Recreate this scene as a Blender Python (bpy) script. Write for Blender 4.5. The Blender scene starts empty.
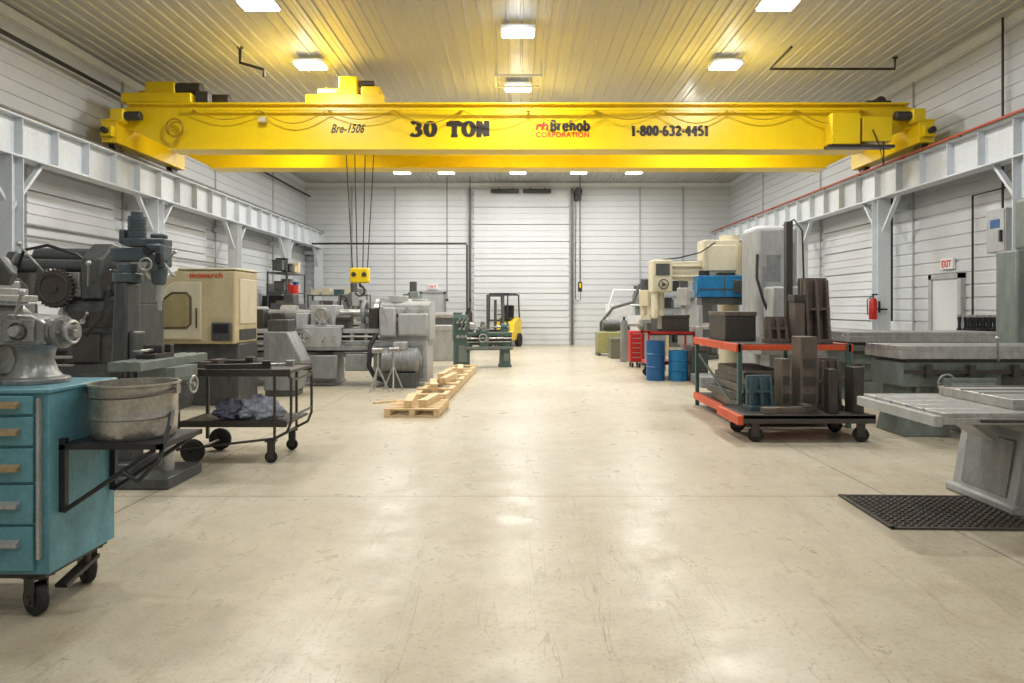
import bpy, bmesh, math, random
from mathutils import Vector, Matrix, noise
random.seed(7)
C = bpy.context.scene.collection
F = 690.0; H = 1.5
bpy.context.scene.view_settings.view_transform='Standard'
def X(u, Y): return (u-518)*Y/F
def Z(v, Y): return H-(v-308)*Y/F

# ---------------------------------------------------------------- materials
MATS = {}
def mat(name, col, rough=0.5, metal=0.0, var=0.25, scale=3.0, bump=0.0, dirt=None, emit=None):
    if name in MATS: return MATS[name]
    m = bpy.data.materials.new(name); m.use_nodes = True
    nt = m.node_tree; N = nt.nodes; L = nt.links
    b = N['Principled BSDF']
    b.inputs['Metallic'].default_value = metal
    if emit:
        b.inputs['Base Color'].default_value = (*col, 1)
        b.inputs['Emission Color'].default_value = (*col, 1)
        b.inputs['Emission Strength'].default_value = emit
        MATS[name] = m; return m
    tc = N.new('ShaderNodeTexCoord')
    mp = N.new('ShaderNodeMapping'); mp.inputs['Scale'].default_value = (1,1,.35)
    L.new(tc.outputs['Object'], mp.inputs['Vector'])
    n1 = N.new('ShaderNodeTexNoise'); n1.inputs['Scale'].default_value = scale*2.6
    n1.inputs['Detail'].default_value = 8; n1.inputs['Roughness'].default_value = 0.7
    L.new(mp.outputs[0], n1.inputs['Vector'])
    r = N.new('ShaderNodeValToRGB')
    d = dirt if dirt else tuple(c*(1-var*1.5) for c in col)
    d = tuple(c*.35+q*.65 for c,q in zip(col,d))
    r.color_ramp.elements[0].position = 0.33; r.color_ramp.elements[1].position = 0.62
    r.color_ramp.elements[0].color = (*d, 1); r.color_ramp.elements[1].color = (*col, 1)
    L.new(n1.outputs['Fac'], r.inputs['Fac'])
    n2 = N.new('ShaderNodeTexNoise'); n2.inputs['Scale'].default_value = scale*14; n2.inputs['Detail'].default_value = 3
    L.new(tc.outputs['Object'], n2.inputs['Vector'])
    mr = N.new('ShaderNodeMapRange'); mr.inputs[1].default_value = .3; mr.inputs[2].default_value = .7
    mr.inputs[3].default_value = 1-var*.6; mr.inputs[4].default_value = 1.0+var*.2
    L.new(n2.outputs['Fac'], mr.inputs[0])
    mx = N.new('ShaderNodeVectorMath'); mx.operation = 'SCALE'
    L.new(r.outputs['Color'], mx.inputs[0]); L.new(mr.outputs[0], mx.inputs['Scale'])
    L.new(mx.outputs[0], b.inputs['Base Color'])
    rr = N.new('ShaderNodeMapRange'); rr.inputs[3].default_value = min(1, rough+.15); rr.inputs[4].default_value = max(.05, rough-.08)
    L.new(n1.outputs['Fac'], rr.inputs[0]); L.new(rr.outputs[0], b.inputs['Roughness'])
    if bump:
        bp = N.new('ShaderNodeBump'); bp.inputs['Strength'].default_value = bump; bp.inputs['Distance'].default_value = .01
        L.new(n2.outputs['Fac'], bp.inputs['Height']); L.new(bp.outputs[0], b.inputs['Normal'])
    MATS[name] = m; return m

yellow = mat('crane_yellow', (.86,.60,.006), .28, 0, .06, 1.2)
yellowd = mat('cable_yellow', (.45,.28,.005), .5, 0, .1)
blue = mat('cabinet_blue', (.13,.33,.40), .40, 0, .2, 3, dirt=(.07,.20,.25))
black = mat('black_paint', (.022,.022,.024), .42, 0, .3)
rubber = mat('rubber', (.018,.018,.018), .7, 0, .3)
matrub = mat('mat_rubber', (.05,.042,.036), .6, 0, .4, 6, dirt=(.09,.075,.06))
darksteel = mat('dark_steel', (.07,.066,.064), .36, .35, .4, 4, .1, dirt=(.07,.05,.036))
rust = mat('rusty_steel', (.155,.13,.11), .46, .25, .4, 5, .2, dirt=(.085,.06,.04))
darkmach = mat('dark_machine_enamel', (.095,.102,.102), .36, .1, .35, 4, dirt=(.04,.04,.037))
grey = mat('grey_machine_enamel', (.29,.305,.31), .38, .05, .25, 3, dirt=(.15,.15,.14))
cast = mat('worn_cast_metal', (.36,.365,.36), .30, .45, .35, 5, .15, dirt=(.13,.125,.115))
lgrey = mat('light_grey_enamel', (.44,.455,.46), .38, 0, .2, 3, dirt=(.28,.28,.27))
bgrey = mat('blue_grey_enamel', (.10,.13,.155), .34, .1, .3, 4, dirt=(.045,.055,.06))
ggreen = mat('grey_green_enamel', (.21,.25,.23), .38, .05, .25, 3, dirt=(.11,.12,.11))
teal = mat('teal_green_enamel', (.07,.135,.125), .45, 0, .25, 4)
cream = mat('cream_enamel', (.60,.52,.33), .42, 0, .12, 2, dirt=(.45,.37,.21))
cream2 = mat('pale_cream_enamel', (.68,.62,.45), .42, 0, .12, 2)
steel = mat('machined_steel', (.52,.52,.51), .32, .5, .3, 5, dirt=(.28,.27,.25))
galv = mat('galvanized', (.55,.53,.48), .30, .75, .35, 3.5, .25, dirt=(.26,.23,.18))
white = mat('white_paint', (.76,.78,.80), .45, 0, .06, 1.2)
beamwhite = mat('runway_white_paint', (.66,.70,.74), .42, 0, .12, 1.2)
orange = mat('rack_orange', (.70,.10,.03), .45, 0, .2, 3)
red = mat('red_paint', (.50,.02,.015), .4, 0, .12)
bluebin = mat('blue_plastic', (.015,.10,.28), .4, 0, .12)
bluem = mat('bright_blue_paint', (.01,.19,.43), .36, 0, .2, 3, dirt=(.01,.10,.24))
wood = mat('pine_wood', (.76,.57,.32), .6, 0, .2, 5, .1, dirt=(.52,.36,.18))
handle_m = mat('drawer_handle_tan', (.45,.33,.18), .4, .3, .2, 8)
glassg = mat('amber_window', (.40,.33,.17), .2, 0, .2)
gasket = mat('window_gasket_brown', (.10,.08,.04), .5, 0, .2)
olive = mat('olive_yellow',(.34,.33,.14),.5)
oliveg = mat('olive_grey_paint',(.17,.17,.13),.45)
textblk = mat('lettering_black', (.02,.012,.005), .5, 0, .05)
textred = mat('lettering_red', (.70,.04,.01), .5, 0, .05)
lens_m = mat('lamp_lens', (1,.98,.93), emit=14)
cloth = mat('rag_cloth', (.34,.33,.46), .5, 0, .5, 14, .3, dirt=(.10,.09,.17))
clothw = mat('plastic_wrap', (.58,.62,.72), .18, 0, .4, 14, .4, dirt=(.25,.28,.4))
grime = mat('wall_pipe_dark', (.04,.036,.032), .5, .3, .2)
bluedst = mat('blued_steel',(.08,.135,.16),.38,.3)

def N_floor():
    m = bpy.data.materials.new('concrete_floor'); m.use_nodes = True
    nt = m.node_tree; N = nt.nodes; L = nt.links; b = N['Principled BSDF']
    g = N.new('ShaderNodeNewGeometry')
    def nz(s, det=8, ro=.6):
        n = N.new('ShaderNodeTexNoise'); n.inputs['Scale'].default_value = s; n.inputs['Detail'].default_value = det
        n.inputs['Roughness'].default_value = ro; L.new(g.outputs['Position'], n.inputs['Vector']); return n
    def ramp(src,p0,c0,p1,c1):
        r=N.new('ShaderNodeValToRGB'); e=r.color_ramp.elements
        e[0].position=p0; e[0].color=(*c0,1); e[1].position=p1; e[1].color=(*c1,1); L.new(src,r.inputs['Fac']); return r.outputs[0]
    def mixc(fac,a,bq,mode='MULTIPLY'):
        q=N.new('ShaderNodeMix'); q.data_type='RGBA'; q.blend_type=mode
        if isinstance(fac,float): q.inputs['Factor'].default_value=fac
        else: L.new(fac,q.inputs['Factor'])
        L.new(a,q.inputs['A'])
        if isinstance(bq,tuple): q.inputs['B'].default_value=(*bq,1)
        else: L.new(bq,q.inputs['B'])
        return q.outputs['Result']
    n1=nz(.45); n2=nz(3.2,10,.72); n3=nz(40,4)
    c=ramp(n1.outputs['Fac'],.33,(.47,.415,.305),.64,(.585,.535,.425))
    c=mixc(.42,c,ramp(n2.outputs['Fac'],.36,(.66,.60,.50),.56,(1,1,1)))
    c=mixc(.45,c,ramp(n3.outputs['Fac'],.33,(.55,.5,.42),.46,(1,1,1)))
    n5=nz(1.3,12,.8); c=mixc(.42,c,ramp(n5.outputs['Fac'],.34,(.50,.42,.31),.44,(1,1,1)))
    sp = N.new('ShaderNodeSeparateXYZ'); L.new(g.outputs['Position'], sp.inputs[0])
    def math_(op,a,v):
        q=N.new('ShaderNodeMath'); q.operation=op; L.new(a,q.inputs[0])
        if isinstance(v,(int,float)): q.inputs[1].default_value=v
        else: L.new(v,q.inputs[1])
        return q.outputs[0]
    def joint(sock, off, step, w): return math_('LESS_THAN',math_('PINGPONG',math_('SUBTRACT',sock,off),step/2),w)
    j=math_('MAXIMUM',joint(sp.outputs['Y'],5.5,4.6,.009),joint(sp.outputs['X'],2.95,5.9,.008))
    c=mixc(math_('MULTIPLY',j,.7),c,(.14,.11,.08),'MIX')
    def scuff(rot,sc,th,amt,c,asp=.12,seed=0):
        mp=N.new('ShaderNodeMapping'); mp.inputs['Rotation'].default_value=(0,0,rot); mp.inputs['Scale'].default_value=(sc,sc*asp,1); mp.inputs['Location'].default_value=(seed,seed,0)
        L.new(g.outputs['Position'],mp.inputs['Vector'])
        q=N.new('ShaderNodeTexNoise'); q.inputs['Scale'].default_value=6; q.inputs['Detail'].default_value=2; L.new(mp.outputs[0],q.inputs['Vector'])
        a=math_('LESS_THAN',math_('ABSOLUTE',math_('SUBTRACT',q.outputs['Fac'],.63),0),th)
        return mixc(math_('MULTIPLY',a,amt),c,(.20,.16,.11),'MIX')
    c=scuff(.1,1.6,.004,.45,c); c=scuff(1.2,1.1,.004,.35,c,.1,3); c=scuff(-.7,1.3,.0035,.35,c,.12,7); c=scuff(.0,.8,.006,.25,c,.06,11)
    L.new(c, b.inputs['Base Color'])
    rr = N.new('ShaderNodeMapRange'); rr.inputs[1].default_value=.3; rr.inputs[2].default_value=.7; rr.inputs[3].default_value = .42; rr.inputs[4].default_value = .23
    L.new(n2.outputs['Fac'], rr.inputs[0]); L.new(rr.outputs[0], b.inputs['Roughness'])
    bp = N.new('ShaderNodeBump'); bp.inputs['Strength'].default_value = .04; L.new(n3.outputs['Fac'], bp.inputs['Height']); L.new(bp.outputs[0], b.inputs['Normal'])
    return m
floor_m = N_floor()
ceil_m = mat('ceiling_liner_panel', (.50,.505,.49), .38, .12, .03, .25)
wall_m = mat('wall_liner_panel', (.60,.62,.64), .38, 0, .04, .5)
door_m = mat('overhead_door_white', (.62,.64,.665), .4, 0, .05, .6)

# ---------------------------------------------------------------- primitives
def _add(bm, verts, faces):
    vs = [bm.verts.new(v) for v in verts]
    for f in faces:
        try: bm.faces.new([vs[i] for i in f])
        except Exception: pass
def B(cx,cy,cz,sx,sy,sz,rx=0,ry=0,rz=0):
    def f(bm):
        M = Matrix.Translation((cx,cy,cz))@Matrix.Rotation(math.radians(rz),4,'Z')@Matrix.Rotation(math.radians(ry),4,'Y')@Matrix.Rotation(math.radians(rx),4,'X')
        vs=[M@Vector((x*sx/2,y*sy/2,z*sz/2)) for x in(-1,1) for y in(-1,1) for z in(-1,1)]
        _add(bm,vs,[(0,1,3,2),(4,6,7,5),(0,4,5,1),(2,3,7,6),(0,2,6,4),(1,5,7,3)])
    return f
def BB(x0,x1,y0,y1,z0,z1): return B((x0+x1)/2,(y0+y1)/2,(z0+z1)/2,abs(x1-x0),abs(y1-y0),abs(z1-z0))
def frame_of(d):
    d = d.normalized(); a = Vector((0,0,1)) if abs(d.z)<.95 else Vector((1,0,0))
    u = d.cross(a).normalized(); return u, d.cross(u).normalized()
def CY(p1,p2,r,r2=None,n=20):
    def f(bm):
        a=Vector(p1);b=Vector(p2);q=r if r2 is None else r2;u,v=frame_of(b-a)
        vs=[];
        for c,R in((a,r),(b,q)):
            for i in range(n):
                t=2*math.pi*i/n; vs.append(c+(u*math.cos(t)+v*math.sin(t))*R)
        fs=[(i,(i+1)%n,n+(i+1)%n,n+i) for i in range(n)]+[tuple(range(n)),tuple(range(n,2*n))]
        _add(bm,vs,fs)
    return f
def SP(c,r,n=14):
    rx,ry,rz=(r,r,r) if not isinstance(r,tuple) else r
    def f(bm):
        M=Matrix.Translation(c)@Matrix.Diagonal((rx,ry,rz,1))
        bmesh.ops.create_uvsphere(bm,u_segments=n+4,v_segments=n,radius=1,matrix=M)
    return f
def EX(pts,axis,a,b):
    def f(bm):
        def P(p,t):
            return {'x':(t,p[0],p[1]),'y':(p[0],t,p[1]),'z':(p[0],p[1],t)}[axis]
        n=len(pts); vs=[P(p,a) for p in pts]+[P(p,b) for p in pts]
        _add(bm,vs,[(i,(i+1)%n,n+(i+1)%n,n+i) for i in range(n)]+[tuple(range(n)),tuple(range(n,2*n))])
    return f
def TU(pts,r,n=8,closed=False):
    def f(bm):
        P=[Vector(p) for p in pts]; m=len(P); rings=[]; pu=None
        for i,p in enumerate(P):
            if closed: d=P[(i+1)%m]-P[i-1]
            else: d=P[min(i+1,m-1)]-P[max(i-1,0)]
            if d.length<1e-6: d=Vector((0,0,1))
            d.normalize()
            if pu is None: u,v=frame_of(d)
            else:
                u=(pu-d*pu.dot(d)); u=u.normalized() if u.length>1e-4 else frame_of(d)[0]; v=d.cross(u)
            pu=u
            rings.append([bm.verts.new(p+(u*math.cos(2*math.pi*k/n)+v*math.sin(2*math.pi*k/n))*r) for k in range(n)])
        rng=range(m if closed else m-1)
        for i in rng:
            A=rings[i];Bq=rings[(i+1)%m]
            for k in range(n): bm.faces.new((A[k],A[(k+1)%n],Bq[(k+1)%n],Bq[k]))
        if not closed:
            bm.faces.new(rings[0]); bm.faces.new(rings[-1])
    return f
def LA(prof,c,axis='z',n=28):
    def f(bm):
        rings=[]
        for (r,h) in prof:
            ring=[]
            for k in range(n):
                t=2*math.pi*k/n; a=r*math.cos(t); b=r*math.sin(t)
                p={'z':(a,b,h),'x':(h,a,b),'y':(a,h,b)}[axis]
                ring.append(bm.verts.new((c[0]+p[0],c[1]+p[1],c[2]+p[2])))
            rings.append(ring)
        for i in range(len(rings)-1):
            for k in range(n): bm.faces.new((rings[i][k],rings[i][(k+1)%n],rings[i+1][(k+1)%n],rings[i+1][k]))
        for rg,pr in((rings[0],prof[0]),(rings[-1],prof[-1])):
            if pr[0]>1e-4: bm.faces.new(rg)
    return f
def GEAR(c,R,w,teeth,axis='y'):
    prof=[]
    for i in range(teeth*4):
        t=2*math.pi*i/(teeth*4); r=R if i%4<2 else R*.9
        p={'y':(c[0]+r*math.cos(t),c[2]+r*math.sin(t)),'x':(c[1]+r*math.cos(t),c[2]+r*math.sin(t))}[axis]; prof.append(p)
    k=1 if axis=='y' else 0
    return EX(prof,axis,c[k]-w/2,c[k]+w/2)
def TO(c,R,r,axis='y',n=28):
    pts=[]
    for k in range(n):
        t=2*math.pi*k/n;a=R*math.cos(t);b=R*math.sin(t)
        p={'z':(a,b,0),'x':(0,a,b),'y':(a,0,b)}[axis]; pts.append((c[0]+p[0],c[1]+p[1],c[2]+p[2]))
    return TU(pts,r,8,True)

def mesh(name,m,prims,parent=None,loc=(0,0,0),rot=(0,0,0),bevel=0.0,seg=2,label=None,smooth=35,kind=None,category=None,group=None):
    me=bpy.data.meshes.new(name); bm=bmesh.new()
    for p in prims: p(bm)
    bmesh.ops.recalc_face_normals(bm,faces=bm.faces); bm.to_mesh(me); bm.free()
    me.materials.append(m); me.shade_smooth(); me.set_sharp_from_angle(angle=math.radians(smooth))
    o=bpy.data.objects.new(name,me); C.objects.link(o); o.location=loc; o.rotation_euler=[math.radians(a) for a in rot]
    if parent: o.parent=parent
    if bevel:
        b=o.modifiers.new('bevel','BEVEL'); b.width=bevel; b.segments=seg; b.limit_method='ANGLE'; b.angle_limit=math.radians(40); b.harden_normals=False
    if label: o['label']=label
    if kind: o['kind']=kind
    if category: o['category']=category
    if group: o['group']=group
    return o
def each(name,m,prims,parent=None,**k):
    return [mesh(name,m,[p] if not isinstance(p,list) else p,parent,**k) for p in prims]
def thing(name,label,category,loc=(0,0,0),rz=0,group=None):
    e=bpy.data.objects.new(name,None); e.empty_display_size=.1; C.objects.link(e); e.location=loc; e.rotation_euler=(0,0,math.radians(rz))
    e['label']=label; e['category']=category
    if group: e['group']=group
    return e
def text(name,body,w,h,loc,m,parent=None,rz=0,shear=0,bold=0.0):
    cu=bpy.data.curves.new(name,'FONT'); cu.body=body; cu.extrude=.004; cu.shear=shear; cu.offset=bold; cu.align_x='LEFT'; cu.space_character=1.08 if bold else 1.0
    t=bpy.data.objects.new(name+'_tmp',cu); C.objects.link(t); bpy.context.view_layer.update()
    me=bpy.data.meshes.new_from_object(t.evaluated_get(bpy.context.evaluated_depsgraph_get()))
    bpy.data.objects.remove(t)
    xs=[v.co.x for v in me.vertices]; ys=[v.co.y for v in me.vertices]
    sx=w/(max(xs)-min(xs)); sy=h/(max(ys)-min(ys)); cx=(max(xs)+min(xs))/2; cy=(max(ys)+min(ys))/2
    for v in me.vertices: v.co.x=(v.co.x-cx)*sx; v.co.y=(v.co.y-cy)*sy
    me.materials.clear(); me.materials.append(m)
    o=bpy.data.objects.new(name,me); C.objects.link(o); o.location=loc; o.rotation_euler=(math.radians(90),0,math.radians(rz))
    if parent: o.parent=parent
    return o
def arc(cx,cy,rx,ry,a0,a1,n=22):
    return [(cx+rx*math.cos(math.radians(a0+(a1-a0)*i/n)),cy+ry*math.sin(math.radians(a0+(a1-a0)*i/n))) for i in range(n+1)]
GL={'0':[arc(.5,.5,.33,.41,0,360)],'O':[arc(.5,.5,.36,.41,0,360)],
 '3':[arc(.44,.72,.30,.19,150,-90),arc(.44,.29,.36,.21,90,-155)],
 'T':[[(.5,.04),(.5,.92)],[(.06,.91),(.94,.91)],[(.24,.07),(.76,.07)],[(.09,.93),(.09,.66)],[(.91,.93),(.91,.66)]],
 'N':[[(.2,.05),(.2,.95)],[(.22,.93),(.78,.07)],[(.8,.05),(.8,.95)],[(.02,.07),(.38,.07)],[(.02,.93),(.25,.93)],[(.62,.93),(.98,.93)]],
 '1':[[(.5,.05),(.5,.95)],[(.25,.8),(.5,.93)],[(.16,.08),(.84,.08)]],
 '8':[arc(.5,.72,.27,.19,0,360),arc(.5,.28,.33,.21,0,360)],
 '6':[arc(.5,.29,.32,.22,0,360),arc(.66,.36,.48,.55,85,185)],
 '2':[arc(.48,.68,.3,.23,165,-25)+[(.16,.08)],[(.14,.08),(.86,.08)],[(.84,.06),(.86,.28)]],
 '4':[[(.64,.05),(.64,.95)],[(.62,.92),(.08,.32)],[(.08,.32),(.92,.32)],[(.38,.07),(.90,.07)]],
 '5':[[(.22,.91),(.8,.91)],[(.22,.91),(.2,.52)],arc(.44,.31,.36,.23,135,-150)],'-':[[(.15,.42),(.85,.42)]],
 'B':[[(.2,.05),(.2,.95)],[(.1,.92),(.5,.92)],arc(.5,.72,.26,.20,90,-90),[(.5,.52),(.2,.52)],arc(.5,.29,.32,.22,90,-90),[(.1,.07),(.5,.07)]],
 'r':[[(.25,.03),(.25,.66)],arc(.6,.36,.32,.28,150,60)],
 'e':[arc(.5,.34,.36,.30,0,330),[(.18,.36),(.84,.36)]],
 'h':[[(.2,.03),(.2,.97)],arc(.5,.40,.28,.24,165,0)+[(.78,.03)]],
 'o':[arc(.5,.34,.34,.30,0,360)],
 'b':[[(.2,.03),(.2,.97)],arc(.5,.34,.32,.30,0,360)]}
def serif(name,s,w,h,loc,m,parent,thick=.24,thin=.1,slant=0.0):
    adv={' ':.7,'-':.6,'1':.8,'r':.75}; tot=sum(adv.get(c,1.0) for c in s); cw=w/tot
    prims=[];x=-w/2; cnt=[0]
    def stroke(pts,yo):
        def f(bm):
            n=len(pts); cl=(abs(pts[0][0]-pts[-1][0])+abs(pts[0][1]-pts[-1][1]))<1e-6
            Lf=[];Rt=[]
            for i,(px,py) in enumerate(pts):
                a=pts[i-1] if i>0 else (pts[-2] if cl else pts[0]); b=pts[i+1] if i<n-1 else (pts[1] if cl else pts[-1])
                dx=(b[0]-a[0]);dy=(b[1]-a[1]);l=math.hypot(dx,dy) or 1;dx/=l;dy/=l
                wd=(thin+(thick-thin)*abs(dy)**1.3)*h/2
                Lf.append((px-dy*wd,py+dx*wd));Rt.append((px+dy*wd,py-dx*wd))
            VL=[bm.verts.new((a,-yo,b)) for a,b in Lf]; VR=[bm.verts.new((a,-yo,b)) for a,b in Rt]
            for i in range(n-1): bm.faces.new((VL[i],VL[i+1],VR[i+1],VR[i]))
        return f
    for c in s:
        a=adv.get(c,1.0)*cw
        for st in GL.get(c,[]):
            cnt[0]+=1
            prims.append(stroke([(x+a*.04+px*a*.92+slant*(py-.5)*h,-h/2+py*h) for px,py in st],.004+.0006*(cnt[0]%6)))
        x+=a
    return mesh(name,m,prims,parent,loc)

# ================================================================ ROOM
XW=8.6; Y0=-6.0; Y1=28.0; ZC=6.61
mesh('floor',floor_m,[BB(-XW-.3,XW+.3,Y0-.3,Y1+.3,-.2,0)],kind='structure')
def lap_profile(z0,z1,step,d):
    pts=[]; z=z0
    while z<z1-.001:
        zz=min(z+step,z1)
        pts+= [(0,z),(0,zz-.050),(d,zz-.038),(d,zz-.008)]
        z=zz
    pts.append((0,z1)); return pts
prof=lap_profile(0,ZC,.245,.026)
mesh('wall_left',wall_m,[EX([(-XW-p[0],p[1]) for p in prof]+[(-XW-.3,ZC),(-XW-.3,0)],'y',Y0,Y1)],kind='structure',smooth=10)
mesh('wall_right',wall_m,[EX([(XW+p[0],p[1]) for p in prof]+[(XW+.3,ZC),(XW+.3,0)],'y',Y0,Y1)],kind='structure',smooth=10)
mesh('wall_back',wall_m,[EX([(Y1+p[0],p[1]) for p in prof]+[(Y1+.3,ZC),(Y1+.3,0)],'x',-XW-.3,XW+.3)],kind='structure',smooth=10)
mesh('wall_front',wall_m,[EX([(Y0-p[0],p[1]) for p in prof]+[(Y0-.3,ZC),(Y0-.3,0)],'x',-XW-.3,XW+.3)],kind='structure',smooth=10)
cp=[]; x=-XW-.3
while x<XW+.3:
    cp+= [(x,ZC),(x+.09,ZC),(x+.095,ZC-.008),(x+.125,ZC-.008),(x+.13,ZC),(x+.19,ZC),(x+.205,ZC-.035),(x+.23,ZC-.035),(x+.245,ZC)]
    x+=.25
cp+= [(XW+.35,ZC),(XW+.35,ZC+.2),(-XW-.3,ZC+.2)]
mesh('ceiling',ceil_m,[EX(cp,'y',Y0-.3,Y1+.3)],kind='structure',smooth=10)
mesh('trim_1',white,[BB(-XW,-XW+.03,Y0,Y1,ZC-.2,ZC-.03),BB(XW-.03,XW,Y0,Y1,ZC-.2,ZC-.03),BB(-XW,XW,Y1-.03,Y1,ZC-.16,ZC-.03)],kind='structure')
def od(name,ax,a0,a1,zt,pos,inn,panels):
    pr=[];hh=zt/panels
    for i in range(panels):
        z0=i*hh+.016; z1=(i+1)*hh-.016
        if ax=='x':
            pr.append(BB(a0,a1,pos,pos+inn,z0,z1))
            for k in range(1,3):
                zz=z0+(z1-z0)*k/3; pr.append(BB(a0,a1,pos+inn,pos+inn*1.3,zz-.014,zz+.014))
        else:
            pr.append(BB(pos,pos+inn,a0,a1,z0,z1))
            for k in range(1,3):
                zz=z0+(z1-z0)*k/3; pr.append(BB(pos+inn,pos+inn*1.3,a0,a1,zz-.014,zz+.014))
    return mesh(name,door_m,pr,kind='structure')
od('door_1','x',X(474,28),X(569,28),6.28,Y1,-.06,9)
tr=[]
for u in (470,572): tr.append(BB(X(u,28)-.05,X(u,28)+.05,Y1-.14,Y1,0,6.35))
mesh('trim_2',mat('door_track',(.16,.16,.16),.4,.5),tr,kind='structure')
od('door_2','y',16.2,19.3,4.15,XW,-.06,7)
od('door_3','y',20.6,23.2,4.15,XW,-.06,7)
od('door_4','y',16.0,18.9,4.15,-XW,.06,7)
od('door_5','y',12.0,14.6,4.15,-XW,.06,7)
mesh('door_6',door_m,[BB(XW-.07,XW,13.35,14.2,0,2.08)],kind='structure')
mesh('trim_3',lgrey,[BB(XW-.1,XW,13.25,13.35,0,2.18),BB(XW-.1,XW,14.2,14.3,0,2.18),BB(XW-.1,XW,13.25,14.3,2.08,2.18)],kind='structure')
mesh('door_7',mat('back_pass_door',(.46,.48,.5),.4),[BB(-3.9,-3.0,Y1-.07,Y1,0,2.08)],kind='structure')
mesh('trim_4',grey,[BB(-3.98,-3.9,Y1-.1,Y1,0,2.16),BB(-3.0,-2.92,Y1-.1,Y1,0,2.16),BB(-3.98,-2.92,Y1-.1,Y1,2.08,2.16)],kind='structure')
tr=[]
for u in (352,395,640,683): tr.append(BB(X(u,28)-.03,X(u,28)+.03,Y1-.03,Y1,0,ZC-.2))
for yy in (15,19.6,24.2): tr+= [BB(-XW,-XW+.02,yy-.03,yy+.03,0,ZC-.2),BB(XW-.02,XW,yy-.03,yy+.03,0,ZC-.2)]
mesh('trim_5',mat('seam_grey',(.42,.43,.44),.5),tr,kind='structure')

# ---------------------------------------------------------------- runway
ZR=4.55
COLY=[6.6,10.85,15.2,19.5,23.8,27.7]
for s in(-1,1):
    t=thing('crane_runway_beam','long white steel runway beam with rail and stiffeners','steel beam',(s*8.0,17,0))
    mesh('beam',beamwhite,[BB(-.15,.15,-12,10.9,ZR-.03,ZR),BB(-.15,.15,-12,10.9,ZR-.66,ZR-.63),BB(-.012,.012,-12,10.9,ZR-.65,ZR-.02)]+
        [BB(-.14,.14,-12+i*.85,-12+i*.85+.015,ZR-.64,ZR-.02) for i in range(28)],t)
    mesh('rail',mat('rail_steel',(.12,.09,.07),.5,.5),[BB(-.035,.035,-12,10.9,ZR,ZR+.07)],t)
    if s>0: mesh('conductor_bar',mat('conductor_orange',(.50,.08,.03),.5),[BB(-.22,-.19,-12,10.9,ZR+.0,ZR+.03)]+[BB(-.22,-.12,-12+i*1.8,-12+i*1.8+.04,ZR-.02,ZR+.005) for i in range(13)],t,label='orange conductor bar along the rail')
    else: mesh('cable_tray',rust,[BB(.12,.16,-12,10.9,ZR+.0,ZR+.03)],t)
    for i,y in enumerate(COLY):
        c=thing('runway_column','white steel column with diagonal brace carrying the runway','steel column',(s*8.0,y,0),group='runway columns')
        mesh('post',beamwhite,[BB(-.14,.14,-.13,-.115,.02,ZR-.67),BB(-.14,.14,.115,.13,.02,ZR-.67),BB(-.01,.01,-.12,.12,.02,ZR-.67)],c)
        mesh('base_plate',beamwhite,[BB(-.2,.2,-.2,.2,0,.03)],c)
        each('brace',beamwhite,[B(0,.37,ZR-1.07,.09,.05,1.1,rx=-40),B(0,-.37,ZR-1.07,.09,.05,1.1,rx=40)],c)
        mesh('wall_tie',beamwhite,[BB(min(s*.14,s*.58),max(s*.14,s*.58),-.06,.06,ZR-.9,ZR-.78)],c)

# ---------------------------------------------------------------- crane
CDY=.45; CDZ=.07
cr=thing('overhead_bridge_crane','yellow double girder overhead travelling crane with black lettering','crane',(0,CDY,CDZ))
GT=5.46; GB=4.60
gp=[(-7.7,GT),(7.7,GT),(7.7,4.98),(6.9,GB),(-6.9,GB),(-7.7,4.98)]
def girder(y0,y1):
    return [EX(gp,'y',y0+.05,y1-.05),BB(-7.75,7.75,y0-.06,y1+.06,GT-.0,GT+.035),
            BB(-6.92,6.92,y0-.05,y1+.05,GB-.03,GB)]
mesh('girder',yellow,girder(13.25,13.65),cr)
mesh('girder',yellow,girder(15.05,15.45),cr)
each('girder_rail',yellow,[BB(-7.5,7.5,13.42,13.48,GT+.035,GT+.09),BB(-7.5,7.5,15.22,15.28,GT+.035,GT+.09)],cr)
mesh('cable_track',yellow,[BB(-6.6,6.9,13.13,13.17,GT-.13,GT-.09)]+[BB(-6.4+i*1.32-.02,-6.4+i*1.32+.02,13.15,13.3,GT-.13,GT-.08) for i in range(11)],cr)
for s in(-1,1):
    mesh('end_truck',yellow,[BB(s*7.97-.15,s*7.97+.15,13.0,15.75,4.66,5.08),BB(s*7.97-.11,s*7.97+.11,12.88,13.0,4.76,4.96),
        BB(s*7.97-.17,s*7.97+.17,12.98,15.77,5.08,5.11)]+[CY((s*7.97+dx,12.87,z),(s*7.97+dx,12.9,z),.015,n=8) for dx in(-.08,.08) for z in(4.79,4.93)],cr,bevel=.01)
    each('truck_wheel',darksteel,[CY((s*8-.06,y,ZR+.17),(s*8+.06,y,ZR+.17),.17) for y in(13.25,15.5)],cr)
    mesh('drive_motor',darksteel,[CY((s*7.7,13.1,5.2),(s*7.4,13.1,5.2),.09)],cr,bevel=.01)
    mesh('drive_gearbox',yellow,[BB(min(s*7.95,s*7.7),max(s*7.95,s*7.7),12.98,13.2,5.06,5.32)],cr,bevel=.02)
    each('truck_bracket',yellow,[EX([(s*7.7,4.98),(s*7.7,GT),(s*8.02,GT-.12),(s*8.02,5.08)],'y',13.28,13.62),EX([(s*7.7,4.98),(s*7.7,GT),(s*8.02,GT-.12),(s*8.02,5.08)],'y',15.08,15.42)],cr)
    mesh('bumper',black,[CY((s*7.97,12.78,4.86),(s*7.97,12.88,4.86),.06)],cr)
pts=[]
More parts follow.
